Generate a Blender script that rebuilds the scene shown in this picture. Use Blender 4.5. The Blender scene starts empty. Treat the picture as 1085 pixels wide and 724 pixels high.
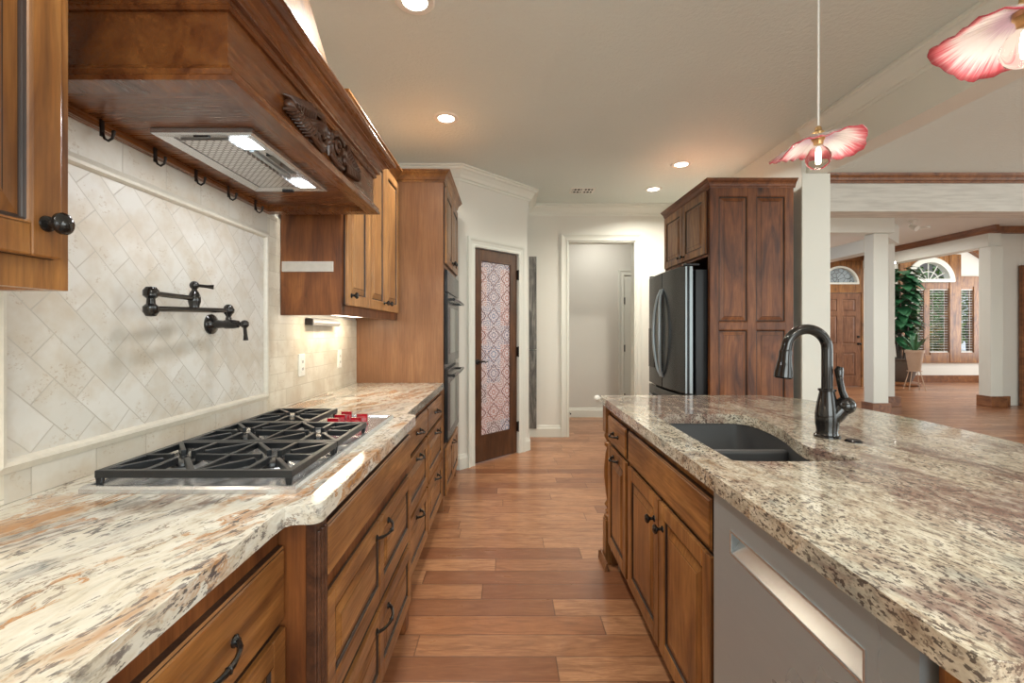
import bpy, bmesh, math, random
from mathutils import Vector, Matrix
random.seed(7)
PI = math.pi
S = bpy.context.scene
COL = S.collection

# ------------------------------------------------------------------ camera
cam_d = bpy.data.cameras.new('camera'); cam = bpy.data.objects.new('camera', cam_d); COL.objects.link(cam)
cam.location = (0, 0, 1.28); cam.rotation_euler = (PI/2, 0, 0)
cam_d.sensor_width = 36; cam_d.lens = 480/1085*36
cam_d.shift_x = 5.5/1085; cam_d.shift_y = -11.5/1085
cam_d.clip_start = 0.02; cam_d.clip_end = 200
S.camera = cam
# ------------------------------------------------------------------ world, exposure
S.view_settings.view_transform = 'Standard'; S.view_settings.look = 'None'
S.view_settings.exposure = 0.0; S.view_settings.gamma = 1.0; S.view_settings.use_curve_mapping = False
W = bpy.data.worlds.new('daylight'); S.world = W; W.use_nodes = True
bg = W.node_tree.nodes['Background']; bg.inputs[0].default_value = (0.80, 0.90, 1.0, 1); bg.inputs[1].default_value = .9

def area_light(name, loc, rot, sx, sy, power, col=(1, 1, 1), spread=180, shape='RECTANGLE'):
    d = bpy.data.lights.new(name, 'AREA'); d.shape = shape; d.size = sx
    if shape in ('RECTANGLE', 'ELLIPSE'): d.size_y = sy
    d.energy = power; d.color = col; d.spread = math.radians(spread)
    o = bpy.data.objects.new(name, d); COL.objects.link(o); o.location = loc; o.rotation_euler = rot
    return o
# daylight entering through windows (behind the camera, living room side)
area_light('window_daylight', (0.9, -2.25, 1.6), (PI/2, 0, 0), 2.6, 1.6, 95, (0.90, 0.99, 0.97))
area_light('patio_daylight', (6.2, -2.25, 1.45), (PI/2, 0, 0), 5.0, 2.3, 115, (0.90, 0.99, 0.97))
area_light('sunroom_side_fill', (12.85, 9.4, 1.7), (PI/2, 0, PI/2), 2.4, 2.2, 105, (0.95, 0.98, 1.0))  # unseen lamp lighting the sunroom in place of the far window's daylight
area_light('living_daylight', (10.0, 2.4, 1.45), (PI/2, 0, PI/2), 4.2, 2.2, 150, (0.90, 0.99, 0.97))

# ------------------------------------------------------------------ object helpers
ORG = {}
def thing(name, label, cat, loc, group=None, kind=None):
    o = bpy.data.objects.new(name, None); COL.objects.link(o); o.empty_display_size = .05
    o.location = loc; ORG[o.name] = Vector(loc)
    o['label'] = label; o['category'] = cat
    if group: o['group'] = group
    if kind: o['kind'] = kind
    return o
def tag(o, label, cat, group=None):
    o['label'] = label; o['category'] = cat
    if group: o['group'] = group
    return o
def obj(name, bm, mats, parent=None, smooth=False, bevel=0, seg=2, recalc=True, loc=None, ang=35):
    if recalc: bmesh.ops.recalc_face_normals(bm, faces=bm.faces)
    org = ORG[parent.name] if parent else (Vector(loc) if loc is not None else None)
    if org is None:
        if len(bm.verts):
            xs = [v.co.x for v in bm.verts]; ys = [v.co.y for v in bm.verts]; zs = [v.co.z for v in bm.verts]
            org = Vector(((min(xs)+max(xs))/2, (min(ys)+max(ys))/2, min(zs)))
        else: org = Vector((0, 0, 0))
    bmesh.ops.translate(bm, verts=bm.verts, vec=-org)
    me = bpy.data.meshes.new(name); bm.to_mesh(me); bm.free()
    if not isinstance(mats, (list, tuple)): mats = [mats]
    for m in mats: me.materials.append(m)
    o = bpy.data.objects.new(name, me); COL.objects.link(o)
    if parent: o.parent = parent
    else: o.location = org
    ORG[o.name] = org
    if smooth:
        for p in me.polygons: p.use_smooth = True
        try: me.set_sharp_from_angle(angle=math.radians(ang))
        except Exception: pass
    if bevel:
        b = o.modifiers.new('bevel', 'BEVEL'); b.width = bevel; b.segments = seg; b.limit_method = 'ANGLE'; b.angle_limit = math.radians(40)
    return o
def struct(name, bm, m, parent=None, **k):
    o = obj(name, bm, m, parent, **k)
    if parent is None: o['kind'] = 'structure'
    return o
def copy_tree(o, parent=None):
    c = o.copy(); COL.objects.link(c); c.parent = parent
    ORG[c.name] = ORG.get(o.name, Vector((0, 0, 0)))
    for ch in list(o.children): copy_tree(ch, c)
    return c
def copy_to(o, loc, label=None, rotz=None):
    c = copy_tree(o); c.location = loc
    if label: c['label'] = label
    if rotz is not None: c.rotation_euler.z = rotz
    return c

JR = random.Random(3)
def B(): return bmesh.new()
def box(bm, x0, x1, y0, y1, z0, z1, mi=0, M=None):
    j = JR.uniform(.00002, .00014)   # hair's-breadth offset so that flush boards never share a plane
    vs = [bm.verts.new((x, y, z)) for x in (x0-j, x1+j) for y in (y0-j, y1+j) for z in (z0-(0 if abs(z0) < 1e-6 else j), z1+j)]
    if M is not None:
        for v in vs: v.co = M @ v.co
    for idx in ((0, 1, 3, 2), (4, 6, 7, 5), (0, 4, 5, 1), (2, 3, 7, 6), (0, 2, 6, 4), (1, 5, 7, 3)):
        f = bm.faces.new([vs[i] for i in idx]); f.material_index = mi
    return vs
def rings(bm, loops, cap0=True, cap1=True, mi=0, mis=None):
    """loft closed loops of equal count"""
    L = [[bm.verts.new(p) for p in lp] for lp in loops]
    n = len(L[0])
    for k in range(len(L)-1):
        for i in range(n):
            try:
                f = bm.faces.new((L[k][i], L[k][(i+1) % n], L[k+1][(i+1) % n], L[k+1][i]))
                f.material_index = mis[k] if mis else mi
            except ValueError: pass
    if cap0: bm.faces.new(L[0][::-1]).material_index = mi
    if cap1: bm.faces.new(L[-1]).material_index = mi
    return L
def tube(bm, pts, r, seg=12, cap=True, mi=0):
    pts = [Vector(p) for p in pts]
    if not isinstance(r, (list, tuple)): r = [r]*len(pts)
    t0 = (pts[1]-pts[0]).normalized()
    ref = Vector((0, 0, 1)) if abs(t0.z) < .9 else Vector((1, 0, 0))
    nrm = t0.cross(ref).normalized()
    loops = []
    for i, p in enumerate(pts):
        if i == 0: t = t0
        elif i == len(pts)-1: t = (pts[i]-pts[i-1]).normalized()
        else: t = ((pts[i]-pts[i-1]).normalized()+(pts[i+1]-pts[i]).normalized()).normalized()
        nrm = (nrm - t*nrm.dot(t)).normalized(); bn = t.cross(nrm)
        loops.append([p + (nrm*math.cos(a)+bn*math.sin(a))*r[i] for a in [2*PI*k/seg for k in range(seg)]])
    rings(bm, loops, cap, cap, mi)
def lathe(bm, prof, c=(0, 0, 0), axis=(0, 0, 1), seg=24, mi=0, cap=True):
    """prof: (radius, height) along axis from c"""
    ax = Vector(axis).normalized(); c = Vector(c)
    ref = Vector((0, 0, 1)) if abs(ax.z) < .9 else Vector((1, 0, 0))
    u = ax.cross(ref).normalized(); v = ax.cross(u)
    loops = [[c + ax*h + (u*math.cos(a)+v*math.sin(a))*max(r, 1e-4) for a in [2*PI*k/seg for k in range(seg)]] for r, h in prof]
    rings(bm, loops, cap, cap, mi)
def sphere(bm, c, r, seg=16, n=9, sc=(1, 1, 1)):
    c = Vector(c)
    loops = []
    for k in range(n):
        a = -PI/2 + PI*(k+.02)/(n-1+.04)
        loops.append([c + Vector((math.cos(a)*math.cos(t)*r*sc[0], math.cos(a)*math.sin(t)*r*sc[1], math.sin(a)*r*sc[2])) for t in [2*PI*i/seg for i in range(seg)]])
    rings(bm, loops)
def sweep(bm, path, prof, mapf=lambda x, y, h: Vector((x, y, h)), side=1, closed=False, mi=0):
    """mitred sweep of closed profile [(off, h)] along 2D path; off is measured to the left (side=1) of travel"""
    n = len(path); P = [Vector(p) for p in path]; loops = []
    for i in range(n):
        ds = []
        if i > 0 or closed: ds.append((P[i]-P[i-1]).normalized())
        if i < n-1 or closed: ds.append((P[(i+1) % n]-P[i]).normalized())
        ns = [Vector((-d.y, d.x))*side for d in ds]
        if len(ns) == 2:
            m = (ns[0]+ns[1]).normalized(); m = m/max(.3, m.dot(ns[0]))
        else: m = ns[0]
        loops.append([mapf(P[i].x+m.x*o, P[i].y+m.y*o, h) for o, h in prof])
    if closed: loops.append(loops[0])
    rings(bm, loops, not closed, not closed, mi)
def slab(bm, outline, z0, z1, holes=()):
    es = []
    for lp in [outline]+list(holes):
        vs = [bm.verts.new((x, y, z1)) for x, y in lp]
        es += [bm.edges.new((vs[i], vs[(i+1) % len(vs)])) for i in range(len(vs))]
    r = bmesh.ops.triangle_fill(bm, use_beauty=True, use_dissolve=False, edges=es)
    fs = [f for f in r['geom'] if isinstance(f, bmesh.types.BMFace)]
    ex = bmesh.ops.extrude_face_region(bm, geom=fs)
    bmesh.ops.translate(bm, verts=[v for v in ex['geom'] if isinstance(v, bmesh.types.BMVert)], vec=(0, 0, z0-z1))
    if False: pass
# local frames: (u, v, n) -> world.  plane facing +X, -X, -Y
def FX(x): return Matrix(((0, 0, 1, x), (1, 0, 0, 0), (0, 1, 0, 0), (0, 0, 0, 1)))      # u=Y v=Z n=+X
def FnX(x): return Matrix(((0, 0, -1, x), (-1, 0, 0, 0), (0, 1, 0, 0), (0, 0, 0, 1)))   # u=-Y
def FnY(y): return Matrix(((1, 0, 0, 0), (0, 0, -1, y), (0, 1, 0, 0), (0, 0, 0, 1)))    # u=X n=-Y
def Q(M): return lambda u, v, n: M @ Vector((u, v, n))
def crown_prof(p, h, z): # profile with projection p and height h, top at z
    return [(0, z-h), (p*.12, z-h), (p*.16, z-h*.88), (p*.3, z-h*.80), (p*.38, z-h*.6), (p*.55, z-h*.38), (p*.8, z-h*.26), (p*.86, z-h*.16), (p, z-h*.12), (p, z), (0, z)]

# ------------------------------------------------------------------ materials
MAT = {}
class NT:
    def __init__(s, name):
        s.m = bpy.data.materials.new(name); s.m.use_nodes = True; s.t = s.m.node_tree; s.n = s.t.nodes
        s.b = s.n['Principled BSDF']; MAT[name] = s.m
    def add(s, typ, **k):
        nd = s.n.new(typ)
        for a, v in k.items(): setattr(nd, a, v)
        return nd
    def link(s, a, b): s.t.links.new(a, b)
    def coord(s, world=False):
        if world: return s.add('ShaderNodeNewGeometry').outputs['Position']
        return s.add('ShaderNodeTexCoord').outputs['Object']
    def mapping(s, vec, scale=(1, 1, 1), rot=(0, 0, 0), loc=(0, 0, 0)):
        m = s.add('ShaderNodeMapping'); s.link(vec, m.inputs[0]); m.inputs['Scale'].default_value = scale; m.inputs['Rotation'].default_value = rot; m.inputs['Location'].default_value = loc
        return m.outputs[0]
    def noise(s, vec, scale, detail=4, rough=.5, dist=0):
        n = s.add('ShaderNodeTexNoise'); s.link(vec, n.inputs['Vector']); n.inputs['Scale'].default_value = scale; n.inputs['Detail'].default_value = detail
        n.inputs['Roughness'].default_value = rough; n.inputs['Distortion'].default_value = dist
        return n.outputs[0]
    def vor(s, vec, scale, out='Distance', feature='F1'):
        n = s.add('ShaderNodeTexVoronoi', feature=feature); s.link(vec, n.inputs['Vector']); n.inputs['Scale'].default_value = scale
        return n.outputs[out]
    def ramp(s, fac, stops, interp='LINEAR'):
        r = s.add('ShaderNodeValToRGB'); s.link(fac, r.inputs[0]); cr = r.color_ramp; cr.interpolation = interp
        while len(cr.elements) < len(stops): cr.elements.new(.5)
        for e, (p, c) in zip(cr.elements, stops):
            e.position = p; e.color = (c, c, c, 1) if isinstance(c, (int, float)) else (*c, 1)
        return r.outputs[0]
    def mix(s, fac, a, b, mode='MIX'):
        m = s.add('ShaderNodeMix', data_type='RGBA', blend_type=mode)
        if hasattr(fac, 'links'): s.link(fac, m.inputs[0])
        else: m.inputs[0].default_value = fac
        for v, i in ((a, 6), (b, 7)):
            if hasattr(v, 'links'): s.link(v, m.inputs[i])
            else: m.inputs[i].default_value = (*v, 1)
        return m.outputs[2]
    def math(s, op, a, b=None, c=None):
        m = s.add('ShaderNodeMath', operation=op)
        for i, v in enumerate((a, b, c)):
            if v is None: continue
            if hasattr(v, 'links'): s.link(v, m.inputs[i])
            else: m.inputs[i].default_value = v
        return m.outputs[0]
    def sep(s, v):
        x = s.add('ShaderNodeSeparateXYZ'); s.link(v, x.inputs[0]); return x.outputs
    def comb(s, x, y, z=0):
        c = s.add('ShaderNodeCombineXYZ')
        for i, v in enumerate((x, y, z)):
            if hasattr(v, 'links'): s.link(v, c.inputs[i])
            else: c.inputs[i].default_value = v
        return c.outputs[0]
    def wn(s, v):
        w = s.add('ShaderNodeTexWhiteNoise', noise_dimensions='3D'); s.link(v, w.inputs[0]); return w.outputs['Value']
    def base(s, c):
        if hasattr(c, 'links'): s.link(c, s.b.inputs['Base Color'])
        else: s.b.inputs['Base Color'].default_value = (*c, 1)
    def rough(s, r):
        if hasattr(r, 'links'): s.link(r, s.b.inputs['Roughness'])
        else: s.b.inputs['Roughness'].default_value = r
    def bump(s, h, strength=.2, dist=.01, inv=False):
        b = s.add('ShaderNodeBump', invert=inv); s.link(h, b.inputs['Height']); b.inputs['Strength'].default_value = strength; b.inputs['Distance'].default_value = dist
        s.link(b.outputs[0], s.b.inputs['Normal'])
def plain(name, col, rough=.5, metal=0, coat=0, bump=0, bscale=200, emit=None, es=0):
    t = NT(name)
    n = t.noise(t.coord(), bscale, 3)
    t.base(t.mix(t.ramp(n, [(.3, 0), (.7, 1)]), tuple(c*.95 for c in col), tuple(min(1, c*1.05) for c in col)))
    t.rough(rough); t.b.inputs['Metallic'].default_value = metal; t.b.inputs['Coat Weight'].default_value = coat
    if bump: t.bump(n, bump, .003)
    if emit: t.b.inputs['Emission Color'].default_value = (*emit, 1); t.b.inputs['Emission Strength'].default_value = es
    return t.m
def wood(name, dark, mid, light, axis='Z', rough=.32, knots=.6, scale=1, coat=.15):
    t = NT(name); c = t.coord(True)
    k = {'X': (.16, 1, 1), 'Y': (1, .16, 1), 'Z': (1, 1, .16)}[axis]
    v = t.mapping(c, k)
    broad = t.noise(v, 10*scale, 5, .6, 1.4)
    fine = t.noise(t.mapping(c, tuple(x*(1 if x == 1 else .35) for x in k)), 130*scale, 4, .6)
    blot = t.noise(c, 3.2*scale, 3, .6)
    col = t.ramp(broad, [(.30, dark), (.46, mid), (.66, light)])
    col = t.mix(t.ramp(fine, [(.35, .35), (.62, 0)]), col, tuple(x*.45 for x in dark))
    col = t.mix(t.ramp(blot, [(.35, .45), (.6, 0)]), col, tuple(x*.8 for x in dark))
    kn = t.vor(t.mapping(c, tuple(1 if x == 1 else .55 for x in k)), 4.3)
    kf = t.ramp(kn, [(.03, knots), (.075, knots*.5), (.14, 0)])
    col = t.mix(kf, col, tuple(x*.25 for x in dark))
    t.base(col); t.rough(t.ramp(fine, [(.3, rough+.1), (.7, rough-.04)])); t.b.inputs['Coat Weight'].default_value = coat; t.b.inputs['Coat Roughness'].default_value = .2
    t.bump(fine, .06, .002)
    return t.m
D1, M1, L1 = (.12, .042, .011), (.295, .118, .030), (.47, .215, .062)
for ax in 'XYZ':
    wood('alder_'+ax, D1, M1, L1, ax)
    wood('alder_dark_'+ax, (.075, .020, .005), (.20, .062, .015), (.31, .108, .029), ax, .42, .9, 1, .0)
    wood('veneer_'+ax, (.24, .10, .040), (.30, .135, .056), (.36, .17, .075), ax, .35, 0, .8)
    wood('alder_light_'+ax, (.27, .115, .035), (.50, .235, .078), (.64, .33, .12), ax, .35)
    wood('hood_wood_'+ax, (.085, .024, .008), (.19, .062, .017), (.30, .112, .032), ax, .26, .3)
wood('glaze', (.018, .008, .004), (.035, .014, .007), (.06, .025, .01), 'Z', .5, 0)
wood('door_wood', (.045, .017, .008), (.10, .038, .016), (.16, .065, .026), 'Z', .35, .1)
wood('trim_wood', (.12, .04, .014), (.24, .088, .03), (.34, .14, .05), 'Y', .35, .2)
wood('entry_wood', (.16, .062, .028), (.27, .115, .055), (.36, .17, .085), 'Z', .4, .1)
wood('barn_wood', (.05, .045, .04), (.16, .145, .125), (.36, .33, .29), 'Z', .45, .2, 1.5, 0)
wood('carving_wood', (.030, .011, .006), (.085, .032, .015), (.15, .060, .028), 'Y', .35, 0)

def paint(name, col, rough=.6, bump=.15, bs=60, world=True):
    t = NT(name); c = t.coord(world); n = t.noise(c, bs, 3, .6); t.base(t.mix(t.ramp(t.noise(c, 1.5, 2), [(.3, 0), (.7, 1)]), tuple(x*.97 for x in col), col)); t.rough(rough); t.bump(n, bump, .008)
    return t.m
paint('wall_paint', (.76, .74, .675), .7, .12, 90)
paint('hall_paint', (.68, .65, .59), .7, .12, 90)
paint('ceiling_paint', (.70, .75, .71), .5, .6, 42)
paint('trim_paint', (.75, .75, .68), .4, .03)
paint('foyer_ceiling', (.78, .76, .72), .6, .2, 50)
# whitewashed beam with stain marks
t = NT('whitewash'); c = t.coord(True); g = t.noise(t.mapping(c, (.25, 1, 3)), 14, 5, .6); k = t.vor(t.mapping(c, (1, 1, 1.6)), 3.1)
t.base(t.mix(t.ramp(k, [(.015, .75), (.05, 0)]), t.ramp(g, [(.3, (.50, .47, .42)), (.6, (.64, .61, .55))]), (.12, .09, .07))); t.rough(.55); t.bump(g, .3, .004)
# plank floor: boards run along X
t = NT('plank_floor'); c = t.coord(True); x, y, z = t.sep(c)
BW, BL = .127, 1.05
row = t.math('FLOOR', t.math('DIVIDE', y, BW)); off = t.math('MULTIPLY', t.wn(t.comb(row, 3.1)), BL*1.7)
xo = t.math('ADD', x, off); colm = t.math('FLOOR', t.math('DIVIDE', xo, BL)); rnd = t.wn(t.comb(row, colm, 1)); rnd2 = t.wn(t.comb(row, colm, 7))
fy = t.math('FRACT', t.math('DIVIDE', y, BW)); fx = t.math('FRACT', t.math('DIVIDE', xo, BL))
dy = t.math('MULTIPLY', t.math('MINIMUM', fy, t.math('SUBTRACT', 1, fy)), BW); dx = t.math('MULTIPLY', t.math('MINIMUM', fx, t.math('SUBTRACT', 1, fx)), BL)
seam = t.math('MINIMUM', dx, dy)
gv = t.comb(t.math('ADD', x, t.math('MULTIPLY', rnd, 17)), t.math('ADD', y, t.math('MULTIPLY', rnd2, 9)), 0)
gr = t.noise(t.mapping(gv, (.16, 1, 1)), 26, 5, .6, 1.2); fi = t.noise(t.mapping(gv, (.08, 1, 1)), 190, 3, .6); bl = t.noise(gv, 6, 3)
base = t.ramp(rnd, [(0, (.24, .090, .040)), (.22, (.37, .160, .072)), (.55, (.46, .215, .100)), (.8, (.55, .275, .135)), (1, (.40, .165, .070))])
colr = t.mix(t.ramp(gr, [(.36, .6), (.56, 0)]), base, (.20, .072, .030))
colr = t.mix(t.ramp(gr, [(.58, 0), (.8, .35)]), colr, (.60, .34, .18))
colr = t.mix(t.ramp(fi, [(.35, .35), (.6, 0)]), colr, (.16, .058, .026))
colr = t.mix(t.ramp(bl, [(.3, .35), (.5, 0)]), colr, (.26, .10, .045))
colr = t.mix(t.ramp(seam, [(.0010, .75), (.0026, 0)]), colr, (.07, .028, .014))
t.base(colr); t.rough(t.ramp(gr, [(.3, .36), (.7, .27)])); t.b.inputs['Coat Weight'].default_value = .25; t.b.inputs['Coat Roughness'].default_value = .18
t.bump(t.ramp(seam, [(0, 0), (.003, 1)]), .3, .002)
# travertine tiles
def tile(name, bw, bh, rot, c1, c2, mortar, off=(0, 0, 0)):
    t = NT(name); c = t.coord(True); x, y, z = t.sep(c); v = t.mapping(t.comb(y, z, 0), (1, 1, 1), (0, 0, rot), off)
    b = t.add('ShaderNodeTexBrick'); t.link(v, b.inputs['Vector']); b.inputs['Scale'].default_value = 1; b.inputs['Brick Width'].default_value = bw; b.inputs['Row Height'].default_value = bh
    b.inputs['Mortar Size'].default_value = .0016; b.inputs['Mortar Smooth'].default_value = .4; b.offset = .5
    b.inputs['Color1'].default_value = (0, 0, 0, 1); b.inputs['Color2'].default_value = (1, 1, 1, 1); b.inputs['Mortar'].default_value = (.5, .5, .5, 1)
    n = t.noise(c, 9, 4, .6); p = t.noise(t.mapping(c, (1, 1, 1.4)), 85, 3, .7)
    col = t.mix(b.outputs['Color'], c1, c2)
    col = t.mix(t.ramp(n, [(.42, 0), (.66, .6)]), col, (.50, .41, .30))
    pit = t.ramp(t.math('MULTIPLY', p, t.ramp(t.noise(c, 14, 2), [(.45, .6), (.6, 1)])), [(.55, 0), (.62, .55)])
    col = t.mix(pit, col, (.42, .32, .22))
    col = t.mix(b.outputs['Fac'], col, mortar)
    t.base(col); t.rough(.45)
    t.bump(t.math('SUBTRACT', 1, b.outputs['Fac']), .55, .002)
    return t.m
tile('diagonal_tile', .15, .075, math.radians(45), (.60, .57, .515), (.67, .64, .59), (.50, .455, .39))
tile('brick_tile', .152, .078, 0, (.60, .55, .45), (.72, .67, .57), (.52, .46, .37), (.03, .012, 0))
tile('band_tile', .16, .5, 0, (.56, .52, .45), (.65, .61, .54), (.46, .41, .34), (.03, .1, 0))
plain('tile_trim', (.62, .57, .48), .35, bump=.1, bscale=60)
# granite
def granite(name, isl):
    t = NT(name); c = t.coord(True)
    cr = t.mapping(c, (1, 1, 1), (0, 0, -.08 if isl else .30))
    wv = t.add('ShaderNodeTexNoise'); t.link(cr, wv.inputs['Vector']); wv.inputs['Scale'].default_value = 3.5; wv.inputs['Detail'].default_value = 4
    def W(amt, sy):
        vw = t.add('ShaderNodeVectorMath', operation='MULTIPLY_ADD'); t.link(wv.outputs['Color'], vw.inputs[0]); vw.inputs[1].default_value = (amt, amt, amt); t.link(t.mapping(cr, (1, sy, 1)), vw.inputs[2]); return vw.outputs[0]
    v = W(.16, .42 if isl else .24); sv = W(.03, .5 if isl else .30)
    def N(sc, seed, det=6, r=.6, vec=None): return t.noise(t.mapping(vec or v, (1, 1, 1), (0, 0, 0), (seed, seed*.7, seed*.3)), sc, det, r)
    big = N(3.2, 1, 9, .62); mid = N(9, 2, 8, .66); mo = N(34, 3, 6, .68); pa = N(2.8, 6, 5, .6); gb = N(7, 7, 7, .65)
    s1 = N(160 if isl else 120, 1, 3, .55, sv); s2 = N(82, 2, 5, .65, sv); s3 = N(210, 3, 2, .5, sv)
    if isl:
        col = t.ramp(mo, [(.34, (.34, .27, .20)), (.44, (.50, .43, .33)), (.52, (.62, .56, .44)), (.66, (.76, .71, .60))])
        col = t.mix(t.math('MULTIPLY', t.ramp(gb, [(.53, 0), (.62, .7)]), t.ramp(mo, [(.35, 1), (.6, .3)])), col, (.30, .34, .32))
        col = t.mix(t.math('MULTIPLY', t.ramp(big, [(.49, 0), (.56, .9)]), t.ramp(mo, [(.40, 1), (.66, .30)])), col, (.22, .125, .105))
        vn = t.math('ABSOLUTE', t.math('SUBTRACT', N(6.5, 4, 5), .5))
        col = t.mix(t.math('MULTIPLY', t.ramp(vn, [(0, .7), (.02, 0)]), t.ramp(pa, [(.5, 0), (.6, .6)])), col, (.46, .24, .08))
        f1 = t.math('MULTIPLY', t.ramp(s1, [(.54, 0), (.58, .82)]), t.ramp(mid, [(.46, 1), (.60, .25)]))
        col = t.mix(f1, col, (.045, .033, .032))
        col = t.mix(t.math('MULTIPLY', t.ramp(s2, [(.565, 0), (.60, .85)]), t.ramp(gb, [(.40, 1), (.54, .2)])), col, (.10, .06, .048))
        col = t.mix(t.ramp(s3, [(.57, 0), (.63, .4)]), col, (.16, .12, .10))
    else:
        col = t.ramp(mo, [(.30, (.33, .28, .22)), (.40, (.55, .50, .40)), (.49, (.63, .59, .50)), (.66, (.69, .675, .61))])
        col = t.mix(t.math('MULTIPLY', t.ramp(gb, [(.52, 0), (.60, .75)]), t.ramp(mo, [(.38, 1), (.56, .25)])), col, (.20, .23, .25))
        ru = N(13, 4, 7, .62)
        col = t.mix(t.math('MULTIPLY', t.ramp(ru, [(.535, 0), (.555, .95), (.585, .35), (.63, .9)]), t.ramp(pa, [(.42, 0), (.52, 1)])), col, (.40, .165, .03))
        col = t.mix(t.math('MULTIPLY', t.ramp(big, [(.54, 0), (.60, .7)]), t.ramp(mo, [(.38, 1), (.55, .15)])), col, (.20, .105, .07))
        v2 = t.math('ABSOLUTE', t.math('SUBTRACT', N(10, 5, 7, .62), .49))
        col = t.mix(t.math('MULTIPLY', t.ramp(v2, [(0, 1), (.012, 0)]), t.ramp(mid, [(.46, 0), (.53, .85)])), col, (.13, .085, .06))
        col = t.mix(t.math('MULTIPLY', t.ramp(s1, [(.56, 0), (.60, .85)]), t.ramp(mid, [(.40, 1), (.52, .08)])), col, (.05, .045, .05))
        col = t.mix(t.math('MULTIPLY', t.ramp(s2, [(.57, 0), (.61, .9)]), t.ramp(gb, [(.42, .9), (.52, .1)])), col, (.12, .10, .10))
    t.base(col); t.rough(.12); t.b.inputs['Coat Weight'].default_value = .3; t.b.inputs['Coat Roughness'].default_value = .04
    return t.m
granite('granite_left', False)
granite('granite_island', True)
# metals etc
def brushed(name, col, rough, axis=(1, .02, 1), metal=.6, aniso=0):
    t = NT(name); c = t.coord(True); n = t.noise(t.mapping(c, axis), 90, 3, .5); cl = t.noise(c, 2.5, 3, .6)
    t.base(t.mix(n, tuple(x*.93 for x in col), col)); t.rough(t.ramp(cl, [(.3, rough-.04), (.7, rough+.05)])); t.b.inputs['Metallic'].default_value = metal; return t.m
brushed('stainless', (.40, .465, .50), .30, (1, .02, 1), .42)
brushed('bright_steel', (.60, .61, .62), .24, (1, .02, 1), .75)
brushed('black_stainless', (.016, .017, .019), .2, (1, .02, 1), .25)
plain('bronze', (.017, .015, .014), .16, .35, .4)
plain('dark_bronze', (.028, .022, .019), .4, .6)
plain('cast_iron', (.012, .014, .017), .34, .1, 0, .3, 300)
plain('black_enamel', (.012, .012, .014), .25)
plain('fridge_side', (.010, .011, .013), .34, .1)
plain('black_gloss', (.01, .01, .012), .08)
plain('knob_red', (.32, .005, .014), .2, 0, .6)
plain('sink_composite', (.058, .058, .060), .42, 0, 0, .2, 400)
plain('white_plastic', (.80, .78, .72), .35)
plain('grey_plastic', (.30, .30, .29), .35, .3)
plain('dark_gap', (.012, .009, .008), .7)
plain('marble_strip', (.55, .50, .44), .35, 0, 0, .1, 40)
plain('terracotta', (.52, .38, .28), .7, bump=.2, bscale=40)
plain('dark_pot', (.10, .075, .06), .5, bump=.3, bscale=20)
plain('soil', (.03, .02, .013), .9)
plain('brass', (.55, .36, .17), .3, 1)
plain('lamp_white', (1, 1, 1), .5, emit=(1, .93, .82), es=14)
plain('hood_lamp', (1, 1, 1), .5, emit=(.86, .95, 1), es=5)
plain('strip_lamp', (1, 1, 1), .5, emit=(1, .9, .74), es=7)
plain('filament', (1, .9, .7), .5, emit=(1, .86, .62), es=14)
plain('cord_white', (.78, .76, .72), .5)
for nm, ca, cb in (('leaf_green', (.012, .07, .03), (.05, .20, .085)), ('shrub_green', (.05, .16, .03), (.25, .40, .08)), ('shrub_gold', (.35, .25, .03), (.60, .36, .06))):
    t = NT(nm); n = t.noise(t.coord(), 7, 3); t.base(t.ramp(n, [(.3, ca), (.7, cb)])); t.rough(.4)
t = NT('glass'); t.b.inputs['Transmission Weight'].default_value = 1; t.b.inputs['Roughness'].default_value = .0; t.b.inputs['IOR'].default_value = 1.03; t.base((1, 1, 1))
t = NT('bulb_glass'); t.b.inputs['Transmission Weight'].default_value = 1; t.b.inputs['Roughness'].default_value = .0; t.b.inputs['IOR'].default_value = 1.08; t.base((1, .97, .93))
t = NT('leaded_glass'); t.b.inputs['Transmission Weight'].default_value = .6; t.rough(.15); v = t.vor(t.coord(), 9, 'Distance', 'DISTANCE_TO_EDGE'); t.base(t.mix(t.ramp(v, [(.02, 1), (.05, 0)]), (.62, .70, .74), (.06, .06, .06)))
# hood mesh filter
t = NT('filter_mesh'); c = t.coord(True); x, y, z = t.sep(c)
b = t.add('ShaderNodeTexBrick'); t.link(t.comb(x, y, 0), b.inputs['Vector']); b.inputs['Scale'].default_value = 1; b.inputs['Brick Width'].default_value = .020; b.inputs['Row Height'].default_value = .012; b.inputs['Mortar Size'].default_value = .0028; b.inputs['Mortar Smooth'].default_value = .3
t.base(t.mix(b.outputs['Fac'], (.85, .86, .88), (.32, .32, .32))); t.rough(.3); t.b.inputs['Metallic'].default_value = .6; t.bump(b.outputs['Fac'], .8, .004, True)
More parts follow.
